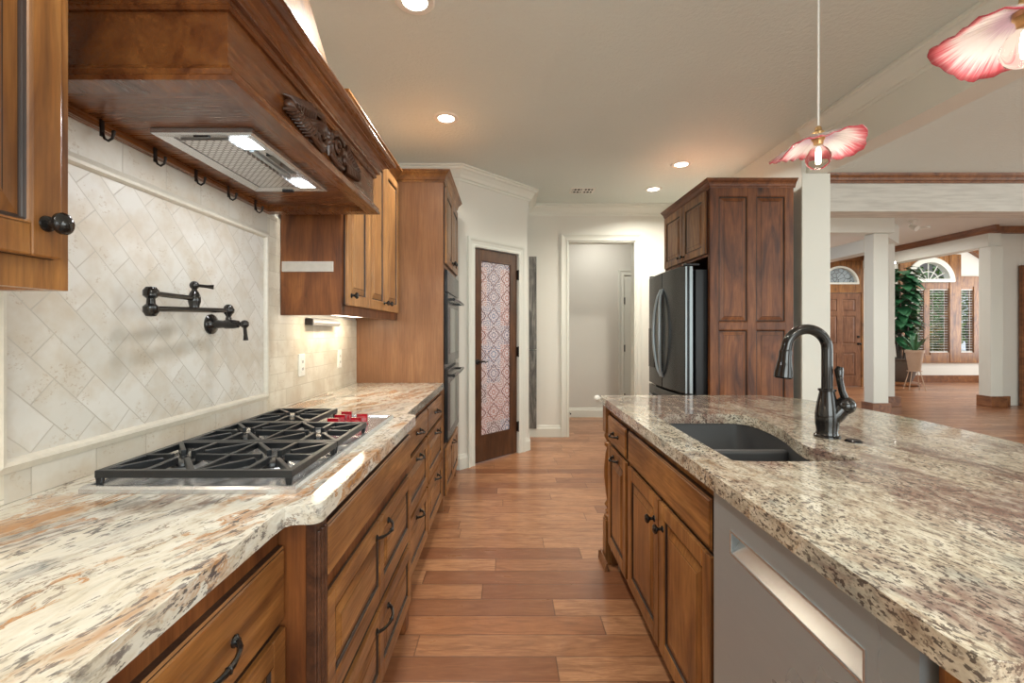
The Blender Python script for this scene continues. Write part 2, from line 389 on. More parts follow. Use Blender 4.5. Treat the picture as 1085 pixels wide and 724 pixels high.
# patterned pantry glass : encaustic tile film
t = NT('patterned_film'); c = t.coord(True); x, y, z = t.sep(c)
u = t.math('DIVIDE', t.math('ADD', t.math('MULTIPLY', x, .70), t.math('MULTIPLY', y, .714)), .19); w = t.math('DIVIDE', z, .19)
cu = t.math('FLOOR', u); cw = t.math('FLOOR', w); pu = t.math('SUBTRACT', t.math('FRACT', u), .5); pw = t.math('SUBTRACT', t.math('FRACT', w), .5)
r = t.math('SQRT', t.math('ADD', t.math('MULTIPLY', pu, pu), t.math('MULTIPLY', pw, pw))); an = t.math('ARCTAN2', pw, pu)
rn = t.wn(t.comb(cu, cw, 0)); rn2 = t.wn(t.comb(cu, cw, 5))
pet = t.math('COSINE', t.math('MULTIPLY', an, 8)); rr = t.math('MULTIPLY', r, t.math('ADD', 1, t.math('MULTIPLY', pet, .20)))
ring = t.math('SINE', t.math('ADD', t.math('MULTIPLY', rr, 36), t.math('MULTIPLY', rn, 6.28)))
dia = t.math('ADD', t.math('ABSOLUTE', pu), t.math('ABSOLUTE', pw)); diam = t.math('ABSOLUTE', t.math('SUBTRACT', dia, .44))
tint = t.ramp(rn2, [(0, (.40, .13, .09)), (.3, (.13, .12, .20)), (.5, (.42, .20, .15)), (.7, (.14, .09, .09)), (.85, (.11, .18, .32))], 'CONSTANT')
col = t.mix(t.ramp(ring, [(.1, 0), (.6, .9)]), (.66, .58, .60), tint)
col = t.mix(t.ramp(diam, [(.03, .85), (.05, 0)]), col, (.20, .10, .10))
col = t.mix(t.ramp(t.math('MAXIMUM', t.math('ABSOLUTE', pu), t.math('ABSOLUTE', pw)), [(.485, 0), (.495, .5)]), col, (.5, .42, .42))
t.base(col); t.rough(.35); t.b.inputs['Coat Weight'].default_value = .4
# petal glass shade
t = NT('petal_glass'); c = t.coord(); x, y, z = t.sep(c); rad = t.math('SQRT', t.math('ADD', t.math('MULTIPLY', x, x), t.math('MULTIPLY', y, y)))
an = t.math('ARCTAN2', y, x); st = t.noise(t.comb(t.math('MULTIPLY', an, 9), t.math('MULTIPLY', rad, 6), 0), 2.2, 4, .6)
rr = t.math('ADD', rad, t.math('MULTIPLY', t.math('SUBTRACT', st, .5), .09))
col = t.ramp(t.math('DIVIDE', rr, .15), [(.25, (.72, .55, .74)), (.45, (.93, .88, .90)), (.66, (.95, .86, .87)), (.84, (.80, .26, .30)), (.97, (.72, .10, .14))])
t.base(col); t.rough(.15); t.b.inputs['Subsurface Weight'].default_value = 0; t.b.inputs['Transmission Weight'].default_value = .25
t.b.inputs['Coat Weight'].default_value = .5
def m(n): return MAT[n]

# ------------------------------------------------------------------ structure
H = 2.787
bm = B(); box(bm, -1.3, 13.2, -2.6, 12.2, -.1, 0); struct('floor', bm, m('plank_floor'))
bm = B(); box(bm, -1.3, 2.3, -2.4, 5.62, H, H+.1); box(bm, 2.3, 10.2, -2.4, 4.5, H, H+.1); box(bm, .4, 2.5, 5.62, 6.85, H, H+.1); struct('ceiling', bm, m('ceiling_paint'))
bm = B(); box(bm, 2.3, 8.3, 4.6, 10.6, 3.03, 3.13); box(bm, 8.3, 13.2, 7.8, 11.5, 3.75, 3.85); box(bm, 8.3, 10.2, 4.6, 7.8, 3.03, 3.13); struct('ceiling_foyer', bm, m('foyer_ceiling'))
bm = B(); box(bm, -1.22, -1.07, -2.4, 4.17, 0, H); struct('wall_left', bm, m('wall_paint'))
bm = B(); box(bm, -1.22, -.44, 4.17, 4.29, 0, H); struct('wall_oven_return', bm, m('wall_paint'))
# angled pantry wall with door opening
P0 = Vector((-.44, 4.17)); dirp = Vector((.70, .714)).normalized(); nrp = Vector((dirp.y, -dirp.x))   # normal toward camera
def FP():  # u along the pantry wall, v up, n toward the room
    return Matrix(((dirp.x, 0, nrp.x, P0.x), (dirp.y, 0, nrp.y, P0.y), (0, 1, 0, 0), (0, 0, 0, 1)))
MP = FP(); PL = .965; d0, d1 = .185, .795; DH = 2.075
bm = B(); box(bm, 0, d0, 0, H, -.12, 0, M=MP); box(bm, d1, PL, 0, H, -.12, 0, M=MP); box(bm, d0, d1, DH, H, -.12, 0, M=MP); struct('wall_pantry', bm, m('wall_paint'))
PE = P0 + dirp*PL
bm = B(); box(bm, PE.x-.12, PE.x, PE.y-.02, 5.5, 0, H); struct('wall_pantry_side', bm, m('wall_paint'))
YB = 5.46; ox0, ox1, oz = .74, 1.547, 2.358
bm = B(); box(bm, .1, ox0, YB, YB+.13, 0, H); box(bm, ox1, 2.40, YB, YB+.13, 0, H); box(bm, ox0, ox1, YB, YB+.13, oz, H); struct('wall_back', bm, m('wall_paint'))
# hall behind the opening
hx = .74 + (656-602)/480*6.71*0 
HD0 = (661-537)/480*6.71; HD1 = HD0+.76
bm = B(); box(bm, .30, HD0, 6.71, 6.83, 0, H); box(bm, HD1, 2.6, 6.71, 6.83, 0, H); box(bm, HD0, HD1, 6.71, 6.83, 2.10, H); struct('wall_hall_back', bm, m('hall_paint'))
bm = B(); box(bm, .25, .37, 5.59, 6.71, 0, H); struct('wall_hall_left', bm, m('hall_paint'))
bm = B(); box(bm, 2.6, 2.72, 5.59, 6.83, 0, H); struct('wall_hall_right', bm, m('hall_paint'))
bm = B(); box(bm, 2.20, 2.38, 3.38, 5.46, 0, H); struct('wall_right', bm, m('trim_paint'))
# wall behind the camera with a window
bm = B()
for a in ((-1.22, -.3, 0, H), (-.3, 2.1, 0, .85), (-.3, 2.1, 2.3, H), (2.1, 3.6, 0, H), (3.6, 8.8, 0, .15), (3.6, 8.8, 2.5, H), (8.8, 10.2, 0, H)): box(bm, a[0], a[1], -2.2, -2.05, a[2], a[3])
struct('wall_rear', bm, m('wall_paint'))
bm = B()
for x0, x1, z0, z1, n in ((-.3, 2.1, .85, 2.3, 2), (3.6, 8.8, .15, 2.5, 4)):
    for k in range(n+1): xx = x0+(x1-x0)*k/n; box(bm, xx-.04, xx+.04, -2.19, -2.06, z0, z1)
    box(bm, x0, x1, -2.19, -2.06, z0, z0+.06); box(bm, x0, x1, -2.19, -2.06, z1-.06, z1)
struct('window_1', bm, m('trim_paint'))
bm = B(); box(bm, 9.6, 9.75, -2.2, .3, 0, H); box(bm, 9.6, 9.75, 4.4, 7.8, 0, 3.03); box(bm, 9.6, 9.75, .3, 4.4, 0, .3); box(bm, 9.6, 9.75, .3, 4.4, 2.5, H); struct('wall_living', bm, m('wall_paint'))
# entry wall (front door) with arched transom, wood surround
YE = 10.33; ec = 7.585
def arch_wall(bm, x0, x1, z1, y0, y1, cx, hw, zb, rx, rz, ztop, n=20, mi=0):
    """wall slab x0..x1, 0..z1, with opening cx±hw from zb up to ztop and an arch (rx, rz) above ztop"""
    box(bm, x0, cx-hw, y0, y1, 0, z1, mi); box(bm, cx+hw, x1, y0, y1, 0, z1, mi)
    if zb > 0: box(bm, cx-hw, cx+hw, y0, y1, 0, zb, mi)
    pts = [(cx-rx*math.cos(PI*k/n), ztop+rz*math.sin(PI*k/n)) for k in range(n+1)]
    for k in range(n):
        a, b = pts[k], pts[k+1]
        rings(bm, [[(a[0], y0, a[1]), (b[0], y0, b[1]), (b[0], y0, z1), (a[0], y0, z1)], [(a[0], y1, a[1]), (b[0], y1, b[1]), (b[0], y1, z1), (a[0], y1, z1)]], mi=mi)
bm = B(); box(bm, 5.2, 6.95, YE, YE+.14, 0, 3.1); box(bm, 8.12, 8.42, YE, YE+.14, 0, 3.1); box(bm, 6.95, 8.12, YE, YE+.14, 2.97, 3.1); struct('wall_entry', bm, m('wall_paint'))
bm = B(); box(bm, 8.3, 8.42, YE+.14, 11.2, 0, 3.8); box(bm, 8.3, 8.42, 10.33, 11.2, 3.0, 3.8); struct('wall_foyer_side', bm, m('wall_paint'))
# window wall
YW = 11.2; s_ = YW/480
def wx(p): return (p-537)*s_
def wz(p): return 1.28-(p-350.5)*s_
WC, WR = wx(983.5), .58
wtop = wz(300)
bm = B()
box(bm, 8.3, wx(957), YW, YW+.16, 0, 3.8); box(bm, wx(1037), 12.6, YW, YW+.16, 0, 3.8); box(bm, wx(957), wx(1037), YW, YW+.16, 0, .485); box(bm, wx(1013), wx(1037), YW, YW+.16, 2.60, 3.8)
box(bm, wx(957), wx(1013), YW, YW+.16, 3.17, 3.8)
struct('wall_window', bm, m('wall_paint'))
bm = B(); box(bm, 12.6, 12.75, 7.75, 8.2, 0, 3.8); box(bm, 12.6, 12.75, 10.6, 11.36, 0, 3.8); box(bm, 12.6, 12.75, 8.2, 10.6, 0, .6); box(bm, 12.6, 12.75, 8.2, 10.6, 2.9, 3.8); struct('wall_sunroom_right', bm, m('wall_paint'))
bm = B(); box(bm, 8.25, 12.75, 7.75, 7.90, 0, 3.8); struct('wall_sunroom_front', bm, m('wall_paint'))

# beams and columns
bm = B(); box(bm, 2.23, 2.38, -2.05, 3.50, 2.45, H); struct('trim_beam_kitchen', bm, m('trim_paint'), bevel=.004)
bm = B(); cp = [(0, 2.66), (.005, 2.66), (.008, 2.675), (.02, 2.68), (.026, 2.70), (.040, 2.73), (.055, 2.755), (.058, 2.765), (.07, 2.77), (.07, H-.001), (0, H-.001)]
sweep(bm, [(2.23, -2.0), (2.23, 3.38)], cp, side=1); struct('trim_crown_beam', bm, m('trim_paint'))
bm = B(); box(bm, 2.38, 9.6, 4.37, 4.62, 2.43, 2.72); box(bm, 2.38, 9.6, 4.40, 4.60, 2.72, 3.05); struct('trim_beam_cross', bm, m('whitewash'), bevel=.006)
bm = B(); sweep(bm, [(2.39, 4.37), (9.6, 4.37)], [(-.03, 2.70), (.012, 2.70), (.015, 2.72), (.03, 2.725), (.035, 2.745), (.055, 2.765), (.06, H-.001), (-.03, H-.001)], side=-1); struct('trim_wood_crown_cross', bm, m('trim_wood'))
bm = B(); box(bm, 2.19, 2.40, 3.36, 3.385, 0, 2.449); struct('trim_column_kitchen', bm, m('trim_paint'), bevel=.004)
bm = B(); box(bm, 5.62, 5.85, 6.94, 7.13, 0, 2.775); struct('trim_column_foyer', bm, m('trim_paint'), bevel=.01)
bm = B(); box(bm, 5.59, 5.88, 6.92, 7.15, 0, .17); struct('baseboard_column_foyer', bm, m('trim_wood'), bevel=.006)
bm = B(); box(bm, 6.36, 6.54, 7.63, 7.85, 0, 2.75); struct('trim_column_foyer_rear', bm, m('wall_paint'), bevel=.01)
bm = B(); box(bm, 6.34, 6.63, 7.61, 7.87, 0, .17); struct('baseboard_column_foyer_rear', bm, m('trim_wood'), bevel=.006)
bm = B(); box(bm, 2.4, 5.91, 6.9, 7.15, 2.775, 3.03); struct('trim_beam_foyer', bm, m('trim_paint'), bevel=.008)
bm = B(); rings(bm, [[(5.85, 6.98, z), (6.58, 7.60, z), (6.46, 7.86, z), (5.70, 7.15, z)] for z in (2.74, 3.03)]); struct('trim_beam_diagonal', bm, m('trim_paint'))
bm = B(); box(bm, 5.62, 5.85, 7.13, 10.33, 2.51, 2.72); struct('trim_beam_entry', bm, m('trim_paint'), bevel=.008)
bm = B(); box(bm, 8.10, 8.32, 7.62, YE, 2.70, 3.03); struct('trim_beam_header', bm, m('trim_paint'), bevel=.006)
bm = B(); sweep(bm, [(8.10, 7.45), (8.10, YE)], [(0, 2.92), (.02, 2.92), (.03, 2.94), (.05, 2.97), (.06, 3.028), (0, 3.028)], side=1); sweep(bm, [(8.10, 7.62), (9.6, 7.62)], [(-.05, 2.92), (.02, 2.92), (.05, 2.97), (.06, 3.028), (-.05, 3.028)], side=-1); struct('trim_wood_crown_header', bm, m('trim_wood'))
bm = B(); box(bm, 8.10, 8.31, 7.58, 7.78, 0, 2.70); struct('trim_column_header', bm, m('trim_paint'), bevel=.01)
bm = B(); box(bm, 8.08, 8.36, 7.56, 7.80, 0, .18); box(bm, 8.36, 8.60, 7.73, 7.76, 0, .16); struct('baseboard_column_header', bm, m('trim_wood'), bevel=.006)
bm = B(); rings(bm, [[(wx(1020), y, 3.30), (wx(1056), y, 2.78), (wx(1056), y, 2.90), (wx(1020), y, 3.42)] for y in (YW-.12, YW-.005)]); struct('trim_rafter', bm, m('trim_wood'))
bm = B(); box(bm, 8.42, 12.6, YW-.03, YW-.001, 0, .18); struct('baseboard_window', bm, m('trim_wood'), bevel=.006)

# crown moulding of the kitchen walls, baseboards
cm = [(0, H-.125), (.012, H-.125), (.016, H-.108), (.03, H-.1), (.04, H-.075), (.065, H-.045), (.085, H-.035), (.09, H-.02), (.105, H-.015), (.105, H-.001), (0, H-.001)]
bm = B(); sweep(bm, [(-1.07, 4.17), (P0.x, P0.y), (PE.x, PE.y), (PE.x, YB), (2.2, YB)], cm, side=-1); struct('trim_crown', bm, m('trim_paint'))
bp = [(0, 0), (.018, 0), (.018, .10), (.012, .115), (.009, .135), (0, .14)]
def seg_base(name, path, side): bm = B(); sweep(bm, path, bp, side=side); return struct(name, bm, m('trim_paint'))
a_ = P0 + dirp*(d0-.09); b_ = P0 + dirp*(d1+.09)
seg_base('baseboard_pantry', [(-.46, 4.17), (P0.x, P0.y), tuple(a_)], -1)
seg_base('baseboard_pantry_right', [tuple(b_), (PE.x, PE.y), (PE.x, 5.0)], -1)
seg_base('baseboard_back', [(PE.x, 5.0), (PE.x, YB), (ox0-.085, YB)], -1)
seg_base('baseboard_back_right', [(ox1+.115, YB), (2.19, YB)], -1)
seg_base('baseboard_hall', [(.37, 5.6), (.37, 6.71), (HD0-.09, 6.71)], -1)
# casings
cas = [(0, 0), (0, .014), (.012, .018), (.03, .012), (.055, .016), (.07, .024), (.088, .026), (.09, 0)]
def casing(name, M, u0, u1, v1, wide=1, mat='trim_paint', parent=None):
    bm = B(); f = Q(M); sweep(bm, [(u0, .0), (u0, v1), (u1, v1), (u1, .0)], [(o*wide, h) for o, h in cas], lambda x, y, h: f(x, y, h), side=1); return struct(name, bm, m(mat))
casing('trim_casing_pantry', MP, d0, d1, DH)
casing('trim_casing_opening', FnY(YB), ox0, ox1, oz, 1.0)
casing('trim_casing_hall_door', FnY(6.71), HD0, HD1, 2.10, .9)
bm = B(); box(bm, ox0-.001, ox0+.012, YB-.005, YB+.135, 0, oz); box(bm, ox1-.012, ox1+.001, YB-.005, YB+.135, 0, oz); box(bm, ox0, ox1, YB-.005, YB+.135, oz-.012, oz+.001); struct('trim_jamb_opening', bm, m('trim_paint'))
# ---------------------------------------------------------------- doors
def raised(bm, u0, u1, v0, v1, t, M, rail=.055, gl=1):
    """raised-panel field between frame members (frame top at t)"""
    f = Q(M)
    def L(i, n): return [f(u0+i, v0+i, n), f(u1-i, v0+i, n), f(u1-i, v1-i, n), f(u0+i, v1-i, n)]
    rings(bm, [L(0, t), L(.005, t-.003), L(.007, t-.010), L(.012, t-.010), L(.014+rail*.5, t-.0025), L(.016+rail*.5, t-.0025), L(.018+rail*.5, t-.001)], False, True, 0, [0, gl, gl, 0, gl, 0])
def frame(bm, U, V, t, M, base=0):
    """U,V: lists of (a,b) member spans; builds stiles and rails as boxes"""
    (ua, ub) = (U[0][0], U[-1][1]); (va, vb) = (V[0][0], V[-1][1])
    for a, b in U: box(bm, a, b, va, vb, base, t, M=M)
    for a, b in V:
        for k in range(len(U)-1): box(bm, U[k][1], U[k+1][0], a, b, base, t, M=M)
def door_bm(u0, u1, v0, v1, M, t=.02, rail=.055, cols=1, rows=None, lip=True):
    bm = B(); box(bm, u0-.0008, u1+.0008, v0-.0008, v1+.0008, 0, t*.45, 1, M)
    us = [(u0, u0+rail)]
    w = (u1-u0-rail*(cols+1))/cols
    for k in range(1, cols+1): us.append((u0+rail*k+w*k, u0+rail*(k+1)+w*k))
    vs = rows or [(v0, v0+rail), (v1-rail, v1)]
    frame(bm, us, vs, t, M)
    for a in range(len(us)-1):
        for b in range(len(vs)-1): raised(bm, us[a][1], us[a+1][0], vs[b][1], vs[b+1][0], t, M, min(rail, .05))
    return bm
def slab_front(u0, u1, v0, v1, M, t=.02):
    bm = B(); f = Q(M)
    def L(i, n): return [f(u0+i, v0+i, n), f(u1-i, v0+i, n), f(u1-i, v1-i, n), f(u0+i, v1-i, n)]
    rings(bm, [L(0, 0), L(0, t*.7), L(.004, t*.85), L(.0065, t*.85), L(.009, t), ], True, True, 0, [1, 0, 1, 0])
    return bm
def pull_bm(u, v, M, L=.10, vertical=False):
    bm = B(); f = Q(M); pts = []; rr = []
    for k in range(11):
        a = k/10; d = (a-.5)*L; n = .006+.024*math.sin(PI*a)**.6
        pts.append(f(u+(0 if vertical else d), v+(d if vertical else -.004*math.sin(PI*a)), n)); rr.append(.0045+.0015*math.cos(2*PI*a)**2)
    tube(bm, pts, rr, 8)
    for s in (-.5, .5):
        c = f(u+(0 if vertical else s*L), v+(s*L if vertical else 0), 0); ax = (M.to_3x3() @ Vector((0, 0, 1)))
        lathe(bm, [(.011, 0), (.011, .003), (.007, .006), (.005, .010)], c, ax, 12)
    lathe(bm, [(.0001, -.004), (.0075, 0), (.0001, .004)], f(u, v-.004, .030), M.to_3x3() @ (Vector((0, 1, 0)) if vertical else Vector((1, 0, 0))), 10)
    return bm
def knob_bm(u, v, M, r=.016):
    bm = B(); f = Q(M); ax = M.to_3x3() @ Vector((0, 0, 1))
    lathe(bm, [(r*.75, 0), (r*.7, .003), (r*.35, .006), (r*.32, .014), (r*.6, .018), (r, .024), (r, .029), (r*.7, .034), (.0001, .036)], f(u, v, 0), ax, 18)
    return bm
# pantry door
d = thing('door_1', 'dark wood pantry door with patterned tile-print glass in angled wall', 'door', (*(P0+dirp*((d0+d1)/2)), 0), kind='structure')
bm = B(); g0, g1, gz0, gz1 = d0+.105, d1-.105, .265, 1.955
frame(bm, [(d0+.006, g0), (g1, d1-.006)], [(.008, gz0), (gz1, DH-.006)], .035, MP @ Matrix.Translation((0, 0, -.045)))
obj('door_frame', bm, m('door_wood'), d, bevel=.003)
bm = B(); box(bm, g0-.004, g1+.004, gz0-.004, gz1+.004, -.032, -.024, M=MP); g = obj('glass_panel', bm, m('patterned_film'), d); g['label'] = 'glass with encaustic tile pattern in red, blue and grey'
bm = B(); f = Q(MP); c = f(d0+.052, .98, -.010); ax = Vector((nrp.x, nrp.y, 0)); lathe(bm, [(.028, 0), (.028, .006), (.012, .012), (.009, .045)], c, ax, 18)
tube(bm, [f(d0+.052, .98, .033), f(d0+.085, .985, .037), f(d0+.12, .975, .036), f(d0+.155, .985, .034)], [.009, .008, .006, .004], 10); obj('door_lever', bm, m('dark_bronze'), d, smooth=True)
for z in (.28, 1.06, 1.86):
    bm = B(); box(bm, d1-.012, d1+.012, z-.05, z+.05, -.008, .006, M=MP); tube(bm, [f(d1, z-.055, .008), f(d1, z+.055, .008)], .007, 8); obj('hinge', bm, m('dark_bronze'), d)
# hall door, white, partly behind the casing
d = thing('door_2', 'white hall door with dark hinges beyond the cased opening', 'door', ((HD0+HD1)/2, 6.75, 0), kind='structure')
bm = door_bm(HD0+.005, HD1-.005, .01, 2.09, FnY(6.745), .035, .11, 2, [(.01, .2), (.9, 1.05), (1.55, 1.65), (1.98, 2.09)]); obj('door_leaf', bm, [m('trim_paint'), m('trim_paint')], d)
for z in (.3, 1.02, 1.72):
    bm = B(); box(bm, HD0-.004, HD0+.018, 6.70, 6.715, z-.05, z+.05); obj('hinge', bm, m('dark_bronze'), d)
# entry door + surround
d = thing('door_3', 'panelled wooden front door below an arched window', 'door', (ec, YE, 0), kind='structure')
bm = door_bm(ec-.48, ec+.48, .01, 2.13, FnY(YE+.03), .04, .12, 2, [(.01, .25), (.78, .98), (1.62, 1.72), (2.0, 2.13)]); obj('door_leaf', bm, [m('entry_wood'), m('door_wood')], d)
bm = B(); lathe(bm, [(.03, 0), (.03, .01), (.012, .02), (.012, .05), (.028, .06), (.028, .075), (.001, .085)], (ec+.42, YE-.01, .98), (0, -1, 0), 14); lathe(bm, [(.028, 0), (.028, .015), (.001, .017)], (ec+.42, YE-.01, 1.14), (0, -1, 0), 14); obj('door_knob', bm, m('dark_bronze'), d, smooth=True)
bm = B(); arch_wall(bm, 6.95, 8.12, 2.97, YE-.02, YE+.12, ec, .49, 0, .42, .40, 2.345)
box(bm, ec-.49, ec+.49, YE-.03, YE+.12, 2.14, 2.345); box(bm, ec-.49, ec-.42, YE-.02, YE+.12, 2.34, 2.97); box(bm, ec+.42, ec+.49, YE-.02, YE+.12, 2.34, 2.97); sweep(bm, [(6.95, YE-.02), (8.12, YE-.02)], [(0, 2.86), (.03, 2.88), (.05, 2.97), (0, 2.97)], side=-1)
obj('door_surround', bm, m('alder_Z'), d)
def archring(bm, cx, cz, rx, rz, w, y0, y1, n=28):
    for k in range(n):
        a0, a1 = PI*k/n, PI*(k+1)/n
        def q(a, g): return (cx-(rx+g)*math.cos(a), cz+(rz+g)*math.sin(a))
        p = [q(a0, 0), q(a1, 0), q(a1, w), q(a0, w)]
        rings(bm, [[(x, y0, z) for x, z in p], [(x, y1, z) for x, z in p]])
bm = B(); archring(bm, ec, 2.345, .38, .36, .045, YE-.04, YE+.1); box(bm, ec-.42, ec+.42, YE-.04, YE+.1, 2.335, 2.375); obj('transom_frame', bm, m('trim_paint'), d)
bm = B(); pts = [(ec-.385*math.cos(PI*k/24), 2.35+.365*math.sin(PI*k/24)) for k in range(25)]; rings(bm, [[(x, YE+.04, z) for x, z in pts], [(x, YE+.05, z) for x, z in pts]]); obj('transom_glass', bm, m('leaded_glass'), d)

# sunroom window : arch, two casements, side light, blinds
w = thing('window_2', 'arched wood window with side casement and white slatted blinds', 'window', (wx(995), YW, .486), kind='structure')
y0, y1 = YW-.05, YW+.1
bm = B()
zb, zt = wz(373.5), wz(306)
cs = [(wx(952), wx(978)), (wx(984), wx(1004)), (wx(1016), wx(1030))]
box(bm, wx(957)-.1, wx(1040), y0, y1, .486, zb-.06); box(bm, wx(957)-.1, wx(1011), y0+.005, y1, zt, wz(299.5)); box(bm, wx(1011), wx(1040), y0+.004, y1, zt+.05, 2.62)
box(bm, wx(1030), wx(1040), y0+.002, y1-.002, .5, 2.61); box(bm, wx(1004), wx(1016), y0-.01, y1, .5, 3.16); box(bm, wx(978), wx(984), y0+.02, y1-.02, .5, zt); box(bm, wx(957)-.12, wx(957)+.02, y0, y1, .5, 3.1)
for a, b in cs: box(bm, a, b, y0, y1, zb-.07, zb); box(bm, a, b, y0+.02, y1-.02, zt-.02, zt+.06)
obj('window_frame', bm, m('alder_Z'), w, bevel=.005)
bm = B(); zc = wz(299)
pts = [(WC-WR*math.cos(PI*k/24), zc+WR*math.sin(PI*k/24)) for k in range(25)]
for k in range(24):
    a, b = pts[k], pts[k+1]; rings(bm, [[(a[0], y, a[1]), (b[0], y, b[1]), (b[0], y, 3.19), (a[0], y, 3.19)] for y in (y0+.01, y1)])
box(bm, wx(957)-.1, WC-WR, y0+.01, y1, zc, 3.19); box(bm, WC+WR, wx(1005), y0+.01, y1, zc, 3.19); obj('arch_surround', bm, m('alder_Z'), w)
bm = B(); archring(bm, WC, zc, WR-.10, WR-.10, .12, y0-.03, y1-.02); box(bm, WC-WR, WC+WR, y0-.03, y1-.02, zc-.01, zc+.07); obj('arch_frame', bm, m('trim_paint'), w)
bm = B()
for a in (30, 60, 90, 120, 150): tube(bm, [(WC, YW, zc), (WC+.48*math.cos(math.radians(a)), YW, zc+.48*math.sin(math.radians(a)))], .012, 6)
tube(bm, [(WC+.26*math.cos(PI*k/16), YW, zc+.26*math.sin(PI*k/16)) for k in range(17)], .012, 6); obj('arch_muntins', bm, m('trim_paint'), w)
bm = B(); box(bm, wx(957), wx(1030), YW+.02, YW+.028, zb, zt); obj('window_glass', bm, m('glass'), w)
for a, b in cs:
    bm = B(); z = zb+.03
    while z < zt-.02: box(bm, a+.01, b-.01, YW-.018, YW+.012, z, z+.006, M=None); z += .063
    for q in (.2, .8): tube(bm, [(a+(b-a)*q, YW-.004, zb), (a+(b-a)*q, YW-.004, zt)], .003, 5)
    box(bm, a+.005, b-.005, YW-.02, YW+.014, zt-.04, zt); box(bm, a+.01, b-.01, YW-.02, YW+.014, zb, zb+.02)
    obj('window_blind', bm, m('white_plastic'), w)
# dark wood opening at the frame's right edge
bm = B(); f = FnY(7.72); sweep(bm, [(8.82, 0), (8.82, 2.3), (9.5, 2.3), (9.5, 0)], [(0, 0), (0, .05), (.09, .05), (.09, 0)], lambda x, y, h: f @ Vector((x, y, h)), side=1); struct('trim_casing_dark', bm, m('trim_wood'))
d = thing('door_4', 'dark wooden door at the right edge of the living room', 'door', (9.09, 7.73, 0), kind='structure')
bm = door_bm(8.82, 9.5, .01, 2.30, FnY(7.748), .02, .11, 2, [(.01, .2), (1.0, 1.12), (2.18, 2.30)]); obj('door_leaf', bm, [m('entry_wood'), m('door_wood')], d)

# ---------------------------------------------------------------- backsplash
bs = thing('backsplash', 'travertine tile backsplash with framed diagonal field behind the cooktop', 'backsplash', (-1.07, 1.5, .913))
XW = -1.07
bm = B()
for L in (((-1.0, .955, .913, 1.35), (.80, .955, 1.35, 1.80)), ((2.006, 3.195, .913, 1.352), (2.006, 2.12, 1.352, 1.80))):
    bm = B()
    for a in L: box(bm, XW+.0005, XW+.010, a[0], a[1], a[2], a[3])
    obj('brick_tiles', bm, m('brick_tile'), bs)
bm = B(); box(bm, XW+.0005, XW+.0102, .925, 2.006, .99, 1.70); obj('diagonal_tiles', bm, m('diagonal_tile'), bs)
for za in ((.913, .99), (1.70, 1.80)): bm = B(); box(bm, XW+.0005, XW+.010, .955, 2.006, *za); obj('band_tiles', bm, m('band_tile'), bs)
bm = B(); pr = [(0, 0), (.016, 0), (.018, .004), (.016, .014), (.009, .019), (0, .016)]; pr = [(-.016, .008), (-.014, .016), (-.006, .021), (.002, .026), (.010, .024), (.015, .016), (.016, .008)]
f = Q(FX(XW)); sweep(bm, [(.938, .992), (1.99, .992), (1.99, 1.70), (.938, 1.70)], pr, lambda x, y, h: f(x, y, h), side=1, closed=True); obj('border_trim', bm, m('tile_trim'), bs, smooth=True)

# ---------------------------------------------------------------- counters
def arc(cx, cy, r, a0, a1, n=6): return [(cx+r*math.cos(math.radians(a0+(a1-a0)*k/n)), cy+r*math.sin(math.radians(a0+(a1-a0)*k/n))) for k in range(n+1)]
CT = .912
ol = [(-1.069, -.95), (-.465, -.95), (-.465, .90)] + arc(-.44, .93, .025, 180, 90, 3)[1:] + arc(-.42, .98, .025, -90, 0, 5) + arc(-.42, 1.96, .025, 0, 80, 5) + [(-.435, 2.0), (-.445, 2.03), (-.445, 3.198), (-1.069, 3.198)]
bm = B(); slab(bm, ol, CT-.042, CT)
o = obj('granite_countertop', bm, m('granite_left'), bevel=.014, seg=4, smooth=True); tag(o, 'cream and rust granite worktop along the tiled wall under the cooktop', 'countertop')
oi = [(.527, .58), (.530, .515), (.545, .503), (.60, .50), (1.35, .50), (1.52, .62), (1.60, .95), (1.655, 1.25), (1.69, 1.55), (1.705, 1.85), (1.69, 2.08), (1.65, 2.30), (1.58, 2.45), (1.50, 2.56), (1.42, 2.585), (.56, 2.585), (.535, 2.575), (.527, 2.55)]
sk = [(.645, 1.275), (.98, 1.275), (1.02, 1.30), (.975, 1.37), (.95, 1.43), (.97, 1.52), (1.01, 1.63), (1.04, 1.75), (1.05, 1.86), (1.045, 1.94), (1.02, 1.985), (.98, 1.997), (.66, 1.997), (.64, 1.98), (.638, 1.30)]
def smoothloop(p, it=1):
    for _ in range(it):
        q = []
        for i in range(len(p)):
            a, b = Vector(p[i]), Vector(p[(i+1) % len(p)]); q += [tuple(a*.75+b*.25), tuple(a*.25+b*.75)]
        p = q
    return p
sks = smoothloop(sk, 2)
bm = B(); slab(bm, smoothloop(oi, 2), CT-.042, CT, [sks])
o = obj('granite_countertop', bm, m('granite_island'), bevel=.012, seg=4, smooth=True); tag(o, 'speckled brown and cream granite island top with curved far edge around the sink', 'countertop')
